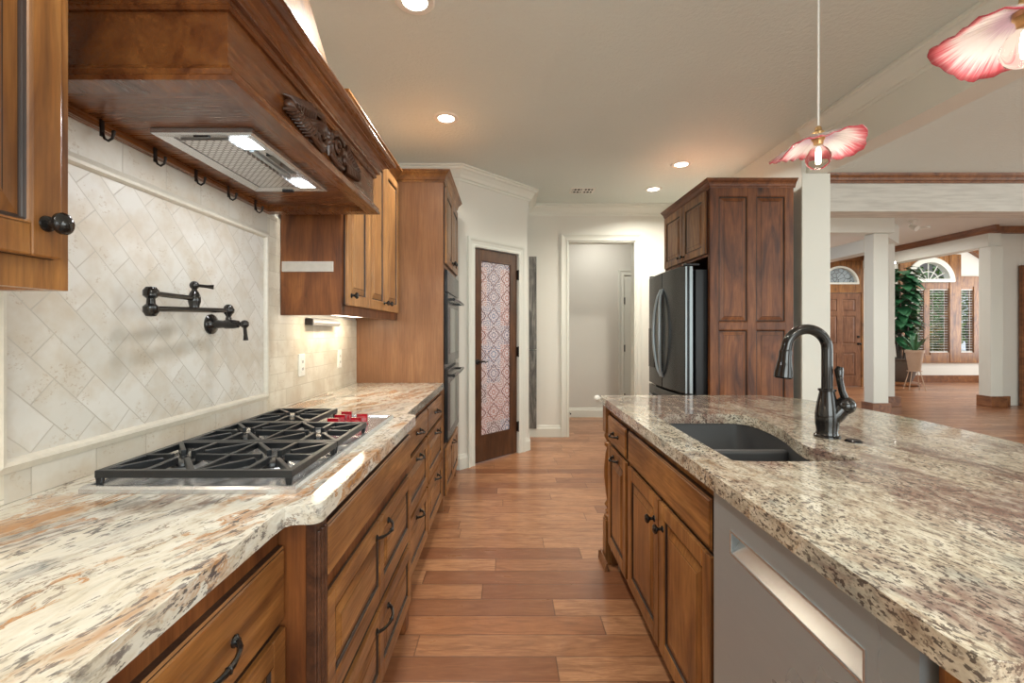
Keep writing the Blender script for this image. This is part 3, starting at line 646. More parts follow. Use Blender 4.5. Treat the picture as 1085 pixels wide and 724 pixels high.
# sink
s = thing('double_sink', 'dark grey composite double bowl sink set under the island granite', 'sink', (.84, 1.64, .67))
def off(loop, d):
    c = Vector((.84, 1.64)); return [tuple(Vector(p)+(Vector(p)-c).normalized()*d) for p in loop]
bm = B(); z1 = CT-.0435
rings(bm, [[(x, y, z1) for x, y in off(sks, .03)], [(x, y, z1) for x, y in off(sks, .006)], [(x, y, z1-.17) for x, y in off(sks, -.005)], [(x, y, z1-.2) for x, y in off(sks, -.04)]], False, True)
so = obj('sink_bowl', bm, m('sink_composite'), s, smooth=True, ang=50); md = so.modifiers.new('thick', 'SOLIDIFY'); md.thickness = .006; md.offset = -1
bm = B(); box(bm, .642, 1.0, 1.60, 1.632, z1-.197, z1-.014); obj('divider', bm, m('sink_composite'), s, bevel=.010, seg=3)
for cy in (1.43, 1.82):
    bm = B(); lathe(bm, [(.045, 0), (.045, .004), (.035, .005), (.03, .001), (.001, .001)], (.82, cy, z1-.199), (0, 0, 1), 20); obj('drain', bm, m('stainless'), s, smooth=True)
# faucet
fb = Vector((1.11, 1.57, CT))
s = thing('kitchen_faucet', 'oil-rubbed bronze gooseneck pull-down faucet behind the sink', 'faucet', fb)
bm = B(); lathe(bm, [(.040, 0), (.040, .006), (.034, .010), (.032, .02), (.036, .05), (.036, .08), (.030, .12), (.024, .15), (.0225, .158), (.027, .160), (.027, .166), (.020, .168)], fb, (0, 0, 1), 28)
tube(bm, [fb+Vector((.0, 0, .055)), fb+Vector((.025, -.012, .085)), fb+Vector((.043, -.018, .108))], [.030, .030, .026], 16); obj('faucet_body', bm, m('bronze'), s, smooth=True)
rd = Vector((-1, .05, 0)).normalized(); R_ = .068; pts = [fb+Vector((0, 0, .165)), fb+Vector((0, 0, .24)), fb+Vector((0, 0, .30))]
for k in range(1, 17):
    a = PI*k/17*1.03; pts.append(fb+Vector((0, 0, .305))+rd*(R_-R_*math.cos(a))+Vector((0, 0, R_*math.sin(a))))
tip = pts[-1]; pts.append(tip+Vector((-.004, 0, -.02)))
bm = B(); tube(bm, pts, .0175, 16); obj('gooseneck_spout', bm, m('bronze'), s, smooth=True)
hd = pts[-1]
bm = B(); lathe(bm, [(.019, .01), (.021, 0), (.020, -.012), (.024, -.04), (.029, -.07), (.030, -.085), (.026, -.090), (.001, -.088)], hd, (.10, 0, 1), 22); sp = obj('spray_head', bm, m('bronze'), s, smooth=True)
bm = B(); lathe(bm, [(.001, 0), (.006, .0), (.006, .003), (.001, .004)], hd+Vector((-.017, -.016, -.05)), (-.6, -.7, 0), 10); obj('spray_button', bm, m('black_gloss'), sp)
bm = B(); hp = fb+Vector((.047, -.022, .112)); sphere(bm, hp, .031, 18, 11)
tube(bm, [hp+Vector((0, 0, .02)), hp+Vector((-.012, 0, .05)), hp+Vector((-.020, 0, .09)), hp+Vector((-.022, 0, .12)), hp+Vector((-.018, 0, .132))], [.012, .0105, .010, .014, .009], 12); obj('faucet_handle', bm, m('bronze'), s, smooth=True)
bm = B(); lathe(bm, [(.025, 0), (.025, .003), (.020, .007), (.001, .0075)], (1.148, 1.50, CT+.0002), (0, 0, 1), 22); tag(obj('sink_hole_cover', bm, m('black_gloss'), smooth=True), 'small round dark button cover on granite beside the faucet', 'sink cover')
bm = B(); sphere(bm, (.508, 2.548, CT-.012), .0175, 14, 9); lathe(bm, [(.006, 0), (.006, .02)], (.515, 2.548, CT-.012), (1, 0, 0), 10); tag(obj('bumper_knob', bm, m('white_plastic'), smooth=True), 'tiny white round bumper at the far corner of the island top', 'bumper')

# ---------------------------------------------------------------- base cabinets, left
def carcass(bm, x0, x1, y0, y1, z0, z1, toe, xtoe, xf, fl=.02):
    """left-hand cabinets: body from wall x0 to frame x1"""
    box(bm, x0, x1, y0, y1, z0, z1)
    box(bm, x0, xtoe, y0, y1, 0, z0)
WA = [m('alder_Y'), m('glaze')]; WZ = [m('alder_Z'), m('glaze')]
def front(parent, kind, u0, u1, v0, v1, M, mats, cols=1, pull=None, knob=None, name=None):
    if kind == 'slab': o = obj(name or 'drawer', slab_front(u0, u1, v0, v1, M), mats, parent)
    else: o = obj(name or 'drawer', door_bm(u0, u1, v0, v1, M, .02, .05, cols), mats, parent, bevel=.0025)
    M2 = M @ Matrix.Translation((0, 0, .02))
    if pull: obj('pull', pull_bm(pull[0], pull[1], M2, pull[2] if len(pull) > 2 else .10, len(pull) > 3), m('bronze'), o, smooth=True)
    if knob: obj('knob', knob_bm(knob[0], knob[1], M2), m('bronze'), o, smooth=True)
    return o
c = thing('base_cabinet', 'near knotty wood base cabinet with drawers at the lower left corner of the picture', 'cabinet', (-.78, .4, 0))
bm = B(); box(bm, -1.068, -.498, -.92, .985, .10, CT-.0435); box(bm, -1.068, -.57, -.92, .985, 0, .10); obj('cabinet_body', bm, m('alder_dark_Z'), c)
MF = FX(-.498)
for a, b in ((.48, 1.0-.02), (-.04, .455), (-.56, -.065)):
    front(c, 'slab', a, b, .655, .815, MF, WA, pull=((a+b)/2, .735, .13)); front(c, 'panel', a, b, .385, .64, MF, WA, 1, pull=((a+b)/2, .60, .13)); front(c, 'panel', a, b, .115, .37, MF, WA, 1, pull=((a+b)/2, .33, .13))
c = thing('base_cabinet', 'bumped-out wood drawer cabinet directly under the gas cooktop', 'cabinet', (-.75, 1.49, 0))
bm = B(); box(bm, -1.068, -.437, .99, 1.99, .088, CT-.0435); box(bm, -1.068, -.52, .99, 1.99, 0, .088); obj('cabinet_body', bm, m('alder_dark_Z'), c)
MF = FX(-.437)
front(c, 'slab', 1.055, 1.975, .70, .828, MF, WA, name='drawer_front')
front(c, 'panel', 1.055, 1.975, .388, .655, MF, WA, 2, pull=(1.52, .615, .14)); front(c, 'panel', 1.055, 1.975, .10, .355, MF, WA, 2, pull=(1.52, .315, .14))
for ya, yb in ((.985, 1.045),):
    bm = B(); box(bm, -.437, -.415, ya, yb, .02, CT-.0435)
    for k in range(3): tube(bm, [(-.414, ya+.012+.018*k, .12), (-.414, ya+.012+.018*k, .84)], .0055, 8)
    obj('pilaster', bm, m('carving_wood'), c, bevel=.003)
for yy in (1.06, 1.90): bm = B(); box(bm, -.50, -.425, yy, yy+.07, 0, .088); obj('bracket_foot', bm, m('alder_dark_Z'), c, bevel=.01)
c = thing('base_cabinet', 'far wood drawer cabinet with two stacks between cooktop and ovens', 'cabinet', (-.76, 2.6, 0))
bm = B(); box(bm, -1.068, -.472, 1.992, 3.195, .088, CT-.0435); box(bm, -1.068, -.54, 1.992, 3.195, 0, .088); obj('cabinet_body', bm, m('alder_dark_Z'), c)
MF = FX(-.472); DK = [m('alder_Y'), m('glaze')]
for a, b in ((2.03, 2.59), (2.61, 3.175)):
    front(c, 'slab', a, b, .69, .835, MF, DK, pull=((a+b)/2, .765, .09)); front(c, 'panel', a, b, .40, .672, MF, DK, 1, pull=((a+b)/2, .635, .09)); front(c, 'panel', a, b, .105, .382, MF, DK, 1, pull=((a+b)/2, .345, .09))

# ---------------------------------------------------------------- oven tower
c = thing('oven_cabinet', 'tall wood cabinet tower housing the double wall ovens', 'cabinet', (-.76, 3.6, 0))
TX = -.45
bm = B(); box(bm, -1.068, TX, 3.20, 3.222, 0, 2.34); box(bm, -1.068, TX, 3.98, 4.0, 0, 2.34); box(bm, -1.068, -1.04, 3.222, 3.98, 0, 2.34); box(bm, -1.04, TX, 3.222, 3.98, 1.735, 2.34); box(bm, -1.04, TX, 3.222, 3.98, .08, .46)
box(bm, TX-.02, TX, 3.222, 3.245, .46, 1.735); box(bm, TX-.02, TX, 3.955, 3.98, .46, 1.735); obj('cabinet_body', bm, m('veneer_Z'), c)
bm = B(); sweep(bm, [(-1.068, 3.20), (TX, 3.20), (TX, 4.0)], crown_prof(.055, .075, 2.405), side=-1); box(bm, -1.068, TX, 3.20, 4.0, 2.33, 2.40); obj('crown_moulding', bm, m('alder_Y'), c)
MF = FX(TX); 
for a, b, kx in ((3.23, 3.60, 3.56), (3.61, 3.975, 3.65)): front(c, 'panel', a, b, 1.76, 2.31, MF, WZ, 1, name='door', knob=(kx, 1.81))
front(c, 'panel', 3.23, 3.975, .10, .44, MF, WA, 2, pull=(3.60, .40, .09))
o_ = thing('double_oven', 'black stainless double wall oven built into the tall wood cabinet', 'oven', (-.5, 3.6, .47))
bm = B(); box(bm, -1.0, TX+.004, 3.25, 3.95, .475, 1.72); obj('oven_body', bm, m('black_enamel'), o_)
bm = B(); box(bm, TX+.004, TX+.026, 3.232, 3.968, 1.56, 1.715); obj('control_panel', bm, m('black_stainless'), o_, bevel=.003)
for za, zb_ in ((1.04, 1.55), (.48, 1.00)):
    bm = B(); box(bm, TX+.004, TX+.030, 3.232, 3.968, za, zb_); dd = obj('oven_door', bm, m('black_stainless'), o_, bevel=.004)
    bm = B(); box(bm, TX+.0301, TX+.0315, 3.30, 3.90, za+.07, zb_-.10); obj('window', bm, m('black_gloss'), dd)
    bm = B(); zz = zb_-.045; tube(bm, [(TX+.068, 3.26, zz), (TX+.075, 3.6, zz), (TX+.068, 3.94, zz)], .012, 10)
    for yy in (3.28, 3.92): box(bm, TX+.028, TX+.068, yy-.012, yy+.012, zz-.009, zz+.009)
    obj('handle', bm, m('black_stainless'), dd, smooth=True)

# ---------------------------------------------------------------- upper cabinets, left
UX = -.775
LZ = [m('alder_light_Z'), m('glaze')]
c = thing('upper_cabinet', 'three-door honey wood wall cabinet between the hood and the oven tower', 'cabinet', (-.92, 2.65, 1.355))
bm = B(); box(bm, -1.058, UX, 2.12, 3.195, 1.38, 2.325); box(bm, UX-.02, UX, 2.12, 3.195, 1.353, 1.38); box(bm, -1.058, UX-.02, 2.12, 2.14, 1.353, 1.38); obj('cabinet_body', bm, m('alder_dark_Z'), c)
bm = B(); sweep(bm, [(-1.058, 2.12), (UX, 2.12), (UX, 3.13)], crown_prof(.055, .075, 2.385), side=-1); box(bm, -1.05, UX, 2.12, 3.13, 2.326, 2.38); obj('crown_moulding', bm, m('alder_Y'), c)
for a, b, k in ((2.15, 2.487, 2.20), (2.493, 2.828, 2.79), (2.834, 3.17, 2.875)): front(c, 'panel', a, b, 1.402, 2.305, FX(UX), LZ, 1, name='door', knob=(k, 1.45))
bm = B(); box(bm, -1.05, -.81, 2.112, 2.1195, 1.555, 1.603); o = obj('stone_rail', bm, m('marble_strip'), c, bevel=.002); o['label'] = 'pale stone strip fixed across the cabinet side'
bm = B(); box(bm, -.98, -.93, 2.30, 2.95, 1.366, 1.379); o = obj('light_strip', bm, m('strip_lamp'), c)
area_light('under_cabinet_lamp', (-.955, 2.62, 1.362), (0, 0, 0), .04, .7, 2.6, (1, .84, .62))
o = thing('power_strip_box', 'slim grey metal box mounted under the cabinet on the tiled wall', 'outlet box', (-1.04, 2.55, 1.305))
bm = B(); rings(bm, [[(-1.059, y, 1.31), (-1.02, y, 1.305), (-1.01, y, 1.325), (-1.03, y, 1.345), (-1.059, y, 1.35)] for y in (2.38, 2.76)]); obj('housing', bm, m('grey_plastic'), o, bevel=.003)
bm = B(); box(bm, -1.056, -1.016, 2.372, 2.381, 1.31, 1.343); obj('end_cap', bm, m('dark_gap'), o)
# near upper cabinet
c = thing('upper_cabinet', 'near wood wall cabinet door with dark knob at the upper left edge of the picture', 'cabinet', (-.92, .3, 1.352))
NX = -.775
bm = B(); box(bm, -1.058, NX, -.55, .80, 1.38, 2.33); box(bm, NX-.02, NX, -.55, .80, 1.35, 1.38); box(bm, -1.058, NX-.02, .78, .80, 1.35, 1.38); obj('cabinet_body', bm, m('alder_Z'), c)
bm = B(); sweep(bm, [(NX, -.55), (NX, .80), (-1.058, .80)], crown_prof(.055, .075, 2.385), side=-1); obj('crown_moulding', bm, m('alder_Y'), c)
for a, b, k in ((-.53, .10, -.50), (.11, .768, .742)):
    o = obj('door', door_bm(a, b, 1.40, 2.31, FX(NX), .022, .05, 1), WZ, c, bevel=.003); obj('knob', knob_bm(k, 1.455 if k > 0 else 1.455, FX(NX+.022), .018), m('bronze'), o, smooth=True)
bm = B(); box(bm, -.98, -.93, -.3, .6, 1.366, 1.379); obj('light_strip', bm, m('strip_lamp'), c)
area_light('under_cabinet_lamp_near', (-.955, .2, 1.362), (0, 0, 0), .04, .9, 2.6, (1, .88, .70))

# ---------------------------------------------------------------- range hood
h = thing('range_hood', 'large carved wood range hood with crown moulding over the cooktop', 'range hood', (-.82, 1.47, 1.795))
HY0, HY1, HXF = .955, 1.995, -.588
bm = B(); box(bm, -1.058, HXF, HY0, HY1, 1.835, 2.0); obj('hood_body', bm, m('hood_wood_Y'), h)
bm = B(); pr = [(-.03, 1.797), (.022, 1.797), (.024, 1.806), (.018, 1.812), (.020, 1.822), (.012, 1.828), (.006, 1.838), (0, 1.840), (-.03, 1.840)]
sweep(bm, [(-1.058, HY0), (HXF, HY0), (HXF, HY1), (-1.058, HY1)], pr, side=-1); obj('lower_moulding', bm, m('hood_wood_Y'), h)
bm = B(); box(bm, -1.057, HXF-.03, HY0+.03, HY1-.03, 1.818, 1.834); obj('underside_panel', bm, m('hood_wood_X'), h)
bm = B(); cpf = [(-.02, 1.952), (.008, 1.952), (.013, 1.958), (.011, 1.963), (.012, 1.970), (.022, 1.973), (.024, 1.978), (.023, 1.988), (.030, 1.998), (.044, 2.008), (.056, 2.011), (.057, 2.016), (.064, 2.017), (.076, 2.021), (.082, 2.029), (.080, 2.037), (-.02, 2.037)]
sweep(bm, [(-1.058, HY0), (HXF, HY0), (HXF, HY1), (-1.058, HY1)], cpf, side=-1); box(bm, -1.058, HXF, HY0, HY1, 2.0, 2.03); obj('crown_moulding', bm, m('hood_wood_Y'), h)
bm = B(); lp = []
for k in range(9):
    a = k/8; z = 2.0385+(H-.002-2.0385)*a; e = a**.75
    xf = -.62+(-.80+.62)*e; ya = 1.00+(1.30-1.00)*e; yb = 1.95+(1.65-1.95)*e
    lp.append([(-1.058, ya, z), (xf, ya, z), (xf, yb, z), (-1.058, yb, z)])
rings(bm, lp); obj('chimney_cover', bm, m('alder_Z'), h)
# carved acanthus onlay
bm = B(); f = Q(FX(HXF)); cy, cz = 1.47, 1.893
def spiral(cu, cv, r0, turns, a0, sgn, n=26, rad=.0085):
    pts = []; rr = []
    for k in range(n):
        q = k/(n-1); a = a0+sgn*turns*2*PI*q; r = r0*(1-q)**.8+.004; pts.append(f(cu+r*math.cos(a), cv+r*math.sin(a), .006+.012*q)); rr.append(rad*(1-.45*q))
    tube(bm, pts, rr, 7)
for s in (-1, 1):
    spiral(cy+s*.062, cz+.004, .043, 1.7, PI/2, s, 34, .011)
    spiral(cy+s*.125, cz-.010, .030, 1.4, -PI/2, -s, 26, .010)
    for k in range(9):   # leaf lobes fanning outwards
        q = k/8; u = cy+s*(.135+.125*q); ln = .050*(1-q*.62)
        for t_ in (-1, 1):
            p = [f(u-s*.012, cz-.014*q, .012), f(u+s*.004, cz-.014*q+t_*ln*.5, .024), f(u+s*.018, cz-.014*q+t_*ln*.9, .018), f(u+s*.028, cz-.014*q+t_*ln, .004)]
            tube(bm, p, [.0060, .0068, .0062, .003], 7)
    tube(bm, [f(cy+s*(.08+.19*k/10), cz-.014*(k/10)+.008*math.sin(k*.9), .016+.004*math.sin(k*1.7)) for k in range(11)], [.015-.0009*k for k in range(11)], 8)
    sphere(bm, f(cy+s*.268, cz-.014, .012), .016, 10, 7)
    tube(bm, [f(cy+s*.02, cz+.03, .006), f(cy+s*.06, cz+.052, .014), f(cy+s*.11, cz+.046, .014), f(cy+s*.15, cz+.028, .008)], [.006, .010, .010, .005], 7)
    tube(bm, [f(cy+s*.02, cz-.03, .006), f(cy+s*.06, cz-.05, .014), f(cy+s*.11, cz-.046, .014), f(cy+s*.15, cz-.032, .008)], [.006, .010, .010, .005], 7)
lp_ = [(cy+(.235+.012*math.sin(9*a))*math.cos(a), cz-.006+(.030+.005*math.sin(14*a))*math.sin(a)) for a in [2*PI*k/60 for k in range(60)]]
rings(bm, [[f(u, v, -.002) for u, v in lp_], [f(u, v, .004) for u, v in lp_]])
lathe(bm, [(.02, 0), (.018, .012), (.008, .02), (.001, .022)], f(cy, cz, 0), (1, 0, 0), 12)
for k in range(5): a = PI*(.1+.2*k); tube(bm, [f(cy, cz, .008), f(cy+.02*math.cos(a), cz+.028*math.sin(a), .016), f(cy+.032*math.cos(a), cz+.045*math.sin(a), .006)], [.009, .009, .003], 7)
tube(bm, [f(cy, cz-.015, .008), f(cy, cz-.045, .010)], [.012, .004], 7)
o = obj('carved_onlay', bm, m('carving_wood'), h, smooth=True); o['label'] = 'dark acanthus scroll carving'
bm = B(); box(bm, -1.0575, -1.035, HY0+.032, HY1-.032, 1.797, 1.817); obj('hook_rail', bm, m('hood_wood_Y'), h)
bm = B(); k0 = Vector((-1.033, 0, 0))
hookbm = B(); box(hookbm, -1.034, -1.030, 1.150, 1.160, 1.775, 1.816)
tube(hookbm, [(-1.030, 1.155, 1.785), (-1.026, 1.155, 1.770), (-1.016, 1.155, 1.764), (-1.006, 1.155, 1.770), (-1.002, 1.155, 1.784)], [.003, .003, .003, .003, .004], 8); sphere(hookbm, (-1.002, 1.155, 1.787), .005, 8, 6)
hk = obj('hook', hookbm, m('dark_bronze'), h, smooth=True); bm.free()
for yy in (1.33, 1.505, 1.68, 1.86): 
    c_ = hk.copy(); COL.objects.link(c_); c_.parent = h; c_.location = hk.location+Vector((0, yy-1.155, 0))
# vent insert
v = None
vx0, vx1, vy0, vy1, vz = -.945, -.675, 1.20, 1.70, 1.817
bm = B(); sweep(bm, [(vx0, vy0), (vx1, vy0), (vx1, vy1), (vx0, vy1)], [(0, vz), (0, vz-.012), (.006, vz-.016), (.035, vz-.010), (.035, vz)], side=1, closed=True); box(bm, vx0+.03, vx1-.03, vy0+.03, vy1-.03, vz-.006, vz)
v = obj('vent_insert', bm, m('bright_steel'), h)
bm = B(); box(bm, vx0+.045, -.768, vy0+.05, vy1-.04, vz-.012, vz-.006); obj('mesh_filter', bm, m('filter_mesh'), v)
for ya in (vy0+.045, vy1-.105):
    bm = B(); box(bm, -.760, -.700, ya, ya+.07, vz-.0115, vz-.006); o = obj('lamp_lens', bm, m('hood_lamp'), v)
    area_light('hood_lamp_light', (-.73, ya+.035, vz-.016), (0, 0, 0), .05, .06, 1.7, (.96, .98, 1))
bm = B(); box(bm, -.725, -.700, 1.36, 1.52, vz-.012, vz-.006); obj('control_panel', bm, m('black_gloss'), v, bevel=.004)
bm = B(); box(bm, -.755, -.742, 1.33, 1.55, vz-.012, vz-.006); obj('control_trim', bm, m('stainless'), v)
for ya in (vy0+.006, vy1-.016):
    bm = B(); box(bm, -.835, -.795, ya, ya+.01, vz-.021, vz-.012); obj('filter_latch', bm, m('black_enamel'), v)

# ---------------------------------------------------------------- gas cooktop
c = thing('gas_cooktop', 'stainless gas cooktop with black iron grates and red knobs', 'cooktop', (-.72, 1.46, CT))
CX0, CX1, CY0, CY1 = -.965, -.475, 1.02, 1.90
bm = B(); f = lambda x, y, h: Vector((x, y, h)); sweep(bm, [(CX0, CY0), (CX1, CY0), (CX1, CY1), (CX0, CY1)], [(0, CT+.0003), (0, CT+.010), (.004, CT+.016), (.014, CT+.016), (.022, CT+.008), (.022, CT+.0003)], side=1, closed=True); box(bm, CX0+.015, CX1-.015, CY0+.015, CY1-.015, CT+.0003, CT+.009)
obj('cooktop_pan', bm, m('bright_steel'), c)
ZG = CT+.047
def grate(x0, x1, y0, y1, burners):
    bm = B(); t_ = .015; z0, z1 = ZG-.017, ZG
    box(bm, x0, x1, y0, y0+t_, z0, z1); box(bm, x0, x1, y1-t_, y1, z0, z1); box(bm, x0, x0+t_, y0, y1, z0, z1); box(bm, x1-t_, x1, y0, y1, z0, z1)
    for x in (x0, x1-.018):
        for y in (y0, y1-.014): rings(bm, [[(x, y, z1-.006), (x+.018, y, z1-.006), (x+.018, y+.014, z1-.006), (x, y+.014, z1-.006)], [(x+.003, y+.002, CT+.0095), (x+.013, y+.002, CT+.0095), (x+.013, y+.010, CT+.0095), (x+.003, y+.010, CT+.0095)]])
    n = len(burners)
    if n == 2:
        xm = (x0+x1)/2; box(bm, xm-.005, xm+.005, y0, y1, z0, z1)
    w = (x1-x0)/n
    for i, (bx, by) in enumerate(burners):
        xa, xb = x0+w*i, x0+w*(i+1)
        for a in (0, 90, 180, 270): 
            dx, dy = math.cos(math.radians(a)), math.sin(math.radians(a))
            e = (xb-bx if dx > .5 else bx-xa if dx < -.5 else y1-by if dy > 0 else by-y0); 
            p0 = Vector((bx+dx*.030, by+dy*.030, 0)); p1 = Vector((bx+dx*e, by+dy*e, 0)); nn = Vector((-dy, dx, 0))*.0062
            rings(bm, [[(p0+nn+Vector((0, 0, z0+.002))), (p0-nn+Vector((0, 0, z0+.002))), (p0-nn+Vector((0, 0, z1+.002))), (p0+nn+Vector((0, 0, z1+.002)))], [(p1+nn+Vector((0, 0, z0))), (p1-nn+Vector((0, 0, z0))), (p1-nn+Vector((0, 0, z1))), (p1+nn+Vector((0, 0, z1)))]])
        for sx, sy in ((1, 1), (1, -1), (-1, 1), (-1, -1)):
            q = Vector((xb if sx > 0 else xa, y1 if sy > 0 else y0, 0)); b0 = Vector((bx, by, 0)); dd = (q-b0).normalized(); p0 = b0+dd*.045; p1 = q-dd*.005; nn = Vector((-dd.y, dd.x, 0))*.0058
            rings(bm, [[p0+nn+Vector((0, 0, z0+.002)), p0-nn+Vector((0, 0, z0+.002)), p0-nn+Vector((0, 0, z1+.002)), p0+nn+Vector((0, 0, z1+.002))], [p1+nn+Vector((0, 0, z0)), p1-nn+Vector((0, 0, z0)), p1-nn+Vector((0, 0, z1)), p1+nn+Vector((0, 0, z1))]])
    obj('grate', bm, m('cast_iron'), c, bevel=.0015, seg=1)
    for bx, by in burners:
        bm = B(); lathe(bm, [(.052, 0), (.050, .008), (.040, .012), (.036, .013)], (bx, by, CT+.0092), (0, 0, 1), 24); bb = obj('burner_ring', bm, m('bright_steel'), c, smooth=True)
        bm = B(); lathe(bm, [(.034, 0), (.036, .003), (.034, .010), (.026, .012), (.001, .012)], (bx, by, CT+.0222), (0, 0, 1), 24); obj('burner_cap', bm, m('black_enamel'), bb, smooth=True)
gx0, gx1 = -.945, -.492
grate(gx0, gx1, 1.037, 1.313, [(-.835, 1.175), (-.605, 1.175)]); grate(gx0, gx1, 1.317, 1.593, [(-.835, 1.455), (-.605, 1.455)]); grate(gx0, -.700, 1.597, 1.875, [(-.822, 1.736)])
kb = None
for (x, y) in ((-.632, 1.65), (-.632, 1.72), (-.632, 1.79), (-.553, 1.665), (-.553, 1.735)):
    if kb is None:
        bm = B(); lathe(bm, [(.024, 0), (.024, .004), (.019, .006), (.019, .026), (.017, .031), (.001, .032)], (x, y, CT+.0092), (0, 0, 1), 20); box(bm, x-.020, x+.020, y-.006, y+.006, CT+.035, CT+.049); kb = obj('burner_knob', bm, m('knob_red'), c, smooth=True, bevel=.001); kx, ky = x, y; kb['label'] = 'red control knob'
    else: c_ = kb.copy(); COL.objects.link(c_); c_.parent = c; c_.location = kb.location+Vector((x-kx, y-ky, 0))

# ---------------------------------------------------------------- pot filler
pf = thing('pot_filler', 'oil-rubbed bronze folding pot filler tap on diagonal wall tiles', 'tap', (XW+.01, 1.62, 1.303))
bm = B(); wc = Vector((XW+.0105, 1.62, 1.303)); lathe(bm, [(.036, 0), (.036, .006), (.030, .012), (.016, .018), (.014, .05), (.017, .055), (.016, .085), (.013, .10), (.008, .104), (.008, .112)], wc, (1, 0, 0), 24)
jx = XW+.075; lathe(bm, [(.010, 0), (.010, .02), (.008, .025), (.012, .033), (.018, .040), (.019, .050), (.014, .062), (.008, .068), (.001, .069)], (jx, 1.62, 1.305), (0, 0, 1), 20); obj('wall_valve', bm, m('bronze'), pf, smooth=True)
bm = B(); hx_ = XW+.0105+.122; sphere(bm, (hx_, 1.62, 1.303), .015, 14, 9); tube(bm, [(hx_, 1.62, 1.295), (hx_+.003, 1.62, 1.265), (hx_+.004, 1.62, 1.245)], [.006, .0065, .009], 10); obj('valve_handle', bm, m('bronze'), pf, smooth=True)
e1 = Vector((-.978, 1.245, 1.340))
bm = B(); tube(bm, [(jx, 1.62, 1.352), e1], .0085, 12); obj('lower_arm', bm, m('bronze'), pf, smooth=True)
bm = B(); lathe(bm, [(.001, -.022), (.012, -.020), (.019, -.008), (.019, .006), (.011, .014), (.010, .028), (.019, .036), (.019, .050), (.012, .060), (.001, .062)], e1, (0, 0, 1), 20); obj('elbow', bm, m('bronze'), pf, smooth=True)
e2 = Vector((-1.0, 1.45, 1.383))
bm = B(); tube(bm, [e1+Vector((0, 0, .043)), e2], .008, 12); obj('upper_arm', bm, m('bronze'), pf, smooth=True)
bm = B(); lathe(bm, [(.001, -.034), (.015, -.034), (.014, -.025), (.018, -.01), (.018, .004), (.013, .018), (.008, .026), (.008, .034)], e2, (0, 0, 1), 20); obj('spout', bm, m('bronze'), pf, smooth=True)
bm = B(); sphere(bm, e2+Vector((0, 0, .042)), .014, 14, 9); tube(bm, [e2+Vector((.006, .006, .042)), e2+Vector((.028, .022, .040)), e2+Vector((.043, .030, .039))], [.005, .0055, .008], 10); obj('spout_handle', bm, m('bronze'), pf, smooth=True)

# wall outlets
ot = thing('wall_outlet', 'white wall outlet on brick tiles, nearer of two under the cabinet', 'outlet', (XW+.010, 2.335, 1.04), 'outlets on the backsplash')
bm = B(); box(bm, XW+.0102, XW+.016, 2.30, 2.37, 1.045, 1.16); obj('cover_plate', bm, m('white_plastic'), ot, bevel=.003)
bm = B(); box(bm, XW+.016, XW+.019, 2.318, 2.352, 1.065, 1.14)
for zz in (1.083, 1.120): box(bm, XW+.0191, XW+.0195, 2.327, 2.330, zz-.007, zz+.007, 1); box(bm, XW+.0191, XW+.0195, 2.340, 2.343, zz-.007, zz+.007, 1)
obj('socket', bm, [m('white_plastic'), m('dark_gap')], ot)
copy_to(ot, (XW+.010, 2.86, 1.04), 'white wall outlet on brick tiles, farther of two, next to the oven tower')

# ---------------------------------------------------------------- island cabinets + dishwasher
IX = .565
c = thing('island_cabinet', 'knotty wood kitchen island base with sink doors and turned corner post', 'island', (.95, 1.5, 0))
bm = B(); zt_ = CT-.0435
box(bm, IX, IX+.02, 1.205, 2.47, .10, .86); box(bm, IX, IX+.02, 1.205, 2.47, .86, zt_); box(bm, IX+.02, 1.35, 1.205, 1.225, .10, zt_); box(bm, IX, 1.35, 2.45, 2.47, .02, zt_); box(bm, 1.33, 1.35, .53, 2.47, 0, zt_)
box(bm, IX-.012, 1.35, .535, .572, 0, zt_); box(bm, IX+.02, 1.33, 1.225, 2.45, .10, .12); box(bm, .63, .65, .60, 2.45, 0, .10, 0); box(bm, IX, IX+.07, .572, .592, .10, zt_)
obj('cabinet_body', bm, m('alder_Z'), c)
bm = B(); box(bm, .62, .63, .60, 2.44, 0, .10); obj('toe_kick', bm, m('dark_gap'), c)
MI = FnX(IX)   # u = -Y
def fi_(kind, ya, yb, z0, z1, **k): return front(c, kind, -yb, -ya, z0, z1, MI, k.pop('mats', WZ), **k)
fi_('slab', 1.215, 2.045, .688, .828, mats=WA, name='false_drawer_front')
fi_('slab', 2.085, 2.445, .688, .828, mats=WA, pull=(-2.265, .755, .09))
fi_('panel', 2.085, 2.445, .135, .670, name='door', pull=(-2.265, .635, .09))
fi_('panel', 1.635, 2.045, .135, .670, name='door', knob=(-1.675, .585)); fi_('panel', 1.215, 1.625, .135, .670, name='door', knob=(-1.585, .585))
bm = B(); px_, py_ = .575, 2.51
box(bm, px_-.035, px_+.035, py_-.035, py_+.035, .72, zt_); box(bm, px_-.035, px_+.035, py_-.035, py_+.035, .0, .24)
lathe(bm, [(.028, .24), (.036, .25), (.036, .262), (.024, .270), (.030, .285), (.020, .297), (.034, .32), (.020, .345), (.026, .38), (.036, .47), (.036, .52), (.028, .60), (.020, .632), (.034, .645), (.034, .660), (.022, .67), (.035, .695), (.035, .705), (.028, .72)], (px_, py_, 0), (0, 0, 1), 20)
obj('turned_post', bm, m('alder_Z'), c, smooth=True)
bm = B(); rings(bm, [[(.517, y, 0), (.535, y, 0), (.535, y, .045), (.528, y, .045)] for y in (2.40, 2.565)]); rings(bm, [[(x, 2.545, 0), (x, 2.567, 0), (x, 2.556, .045), (x, 2.545, .045)] for x in (.517, .62)]); obj('shoe_moulding', bm, m('veneer_X'), c)
dw = thing('dishwasher', 'stainless steel dishwasher with pocket handle in the island', 'dishwasher', (.85, .9, .03))
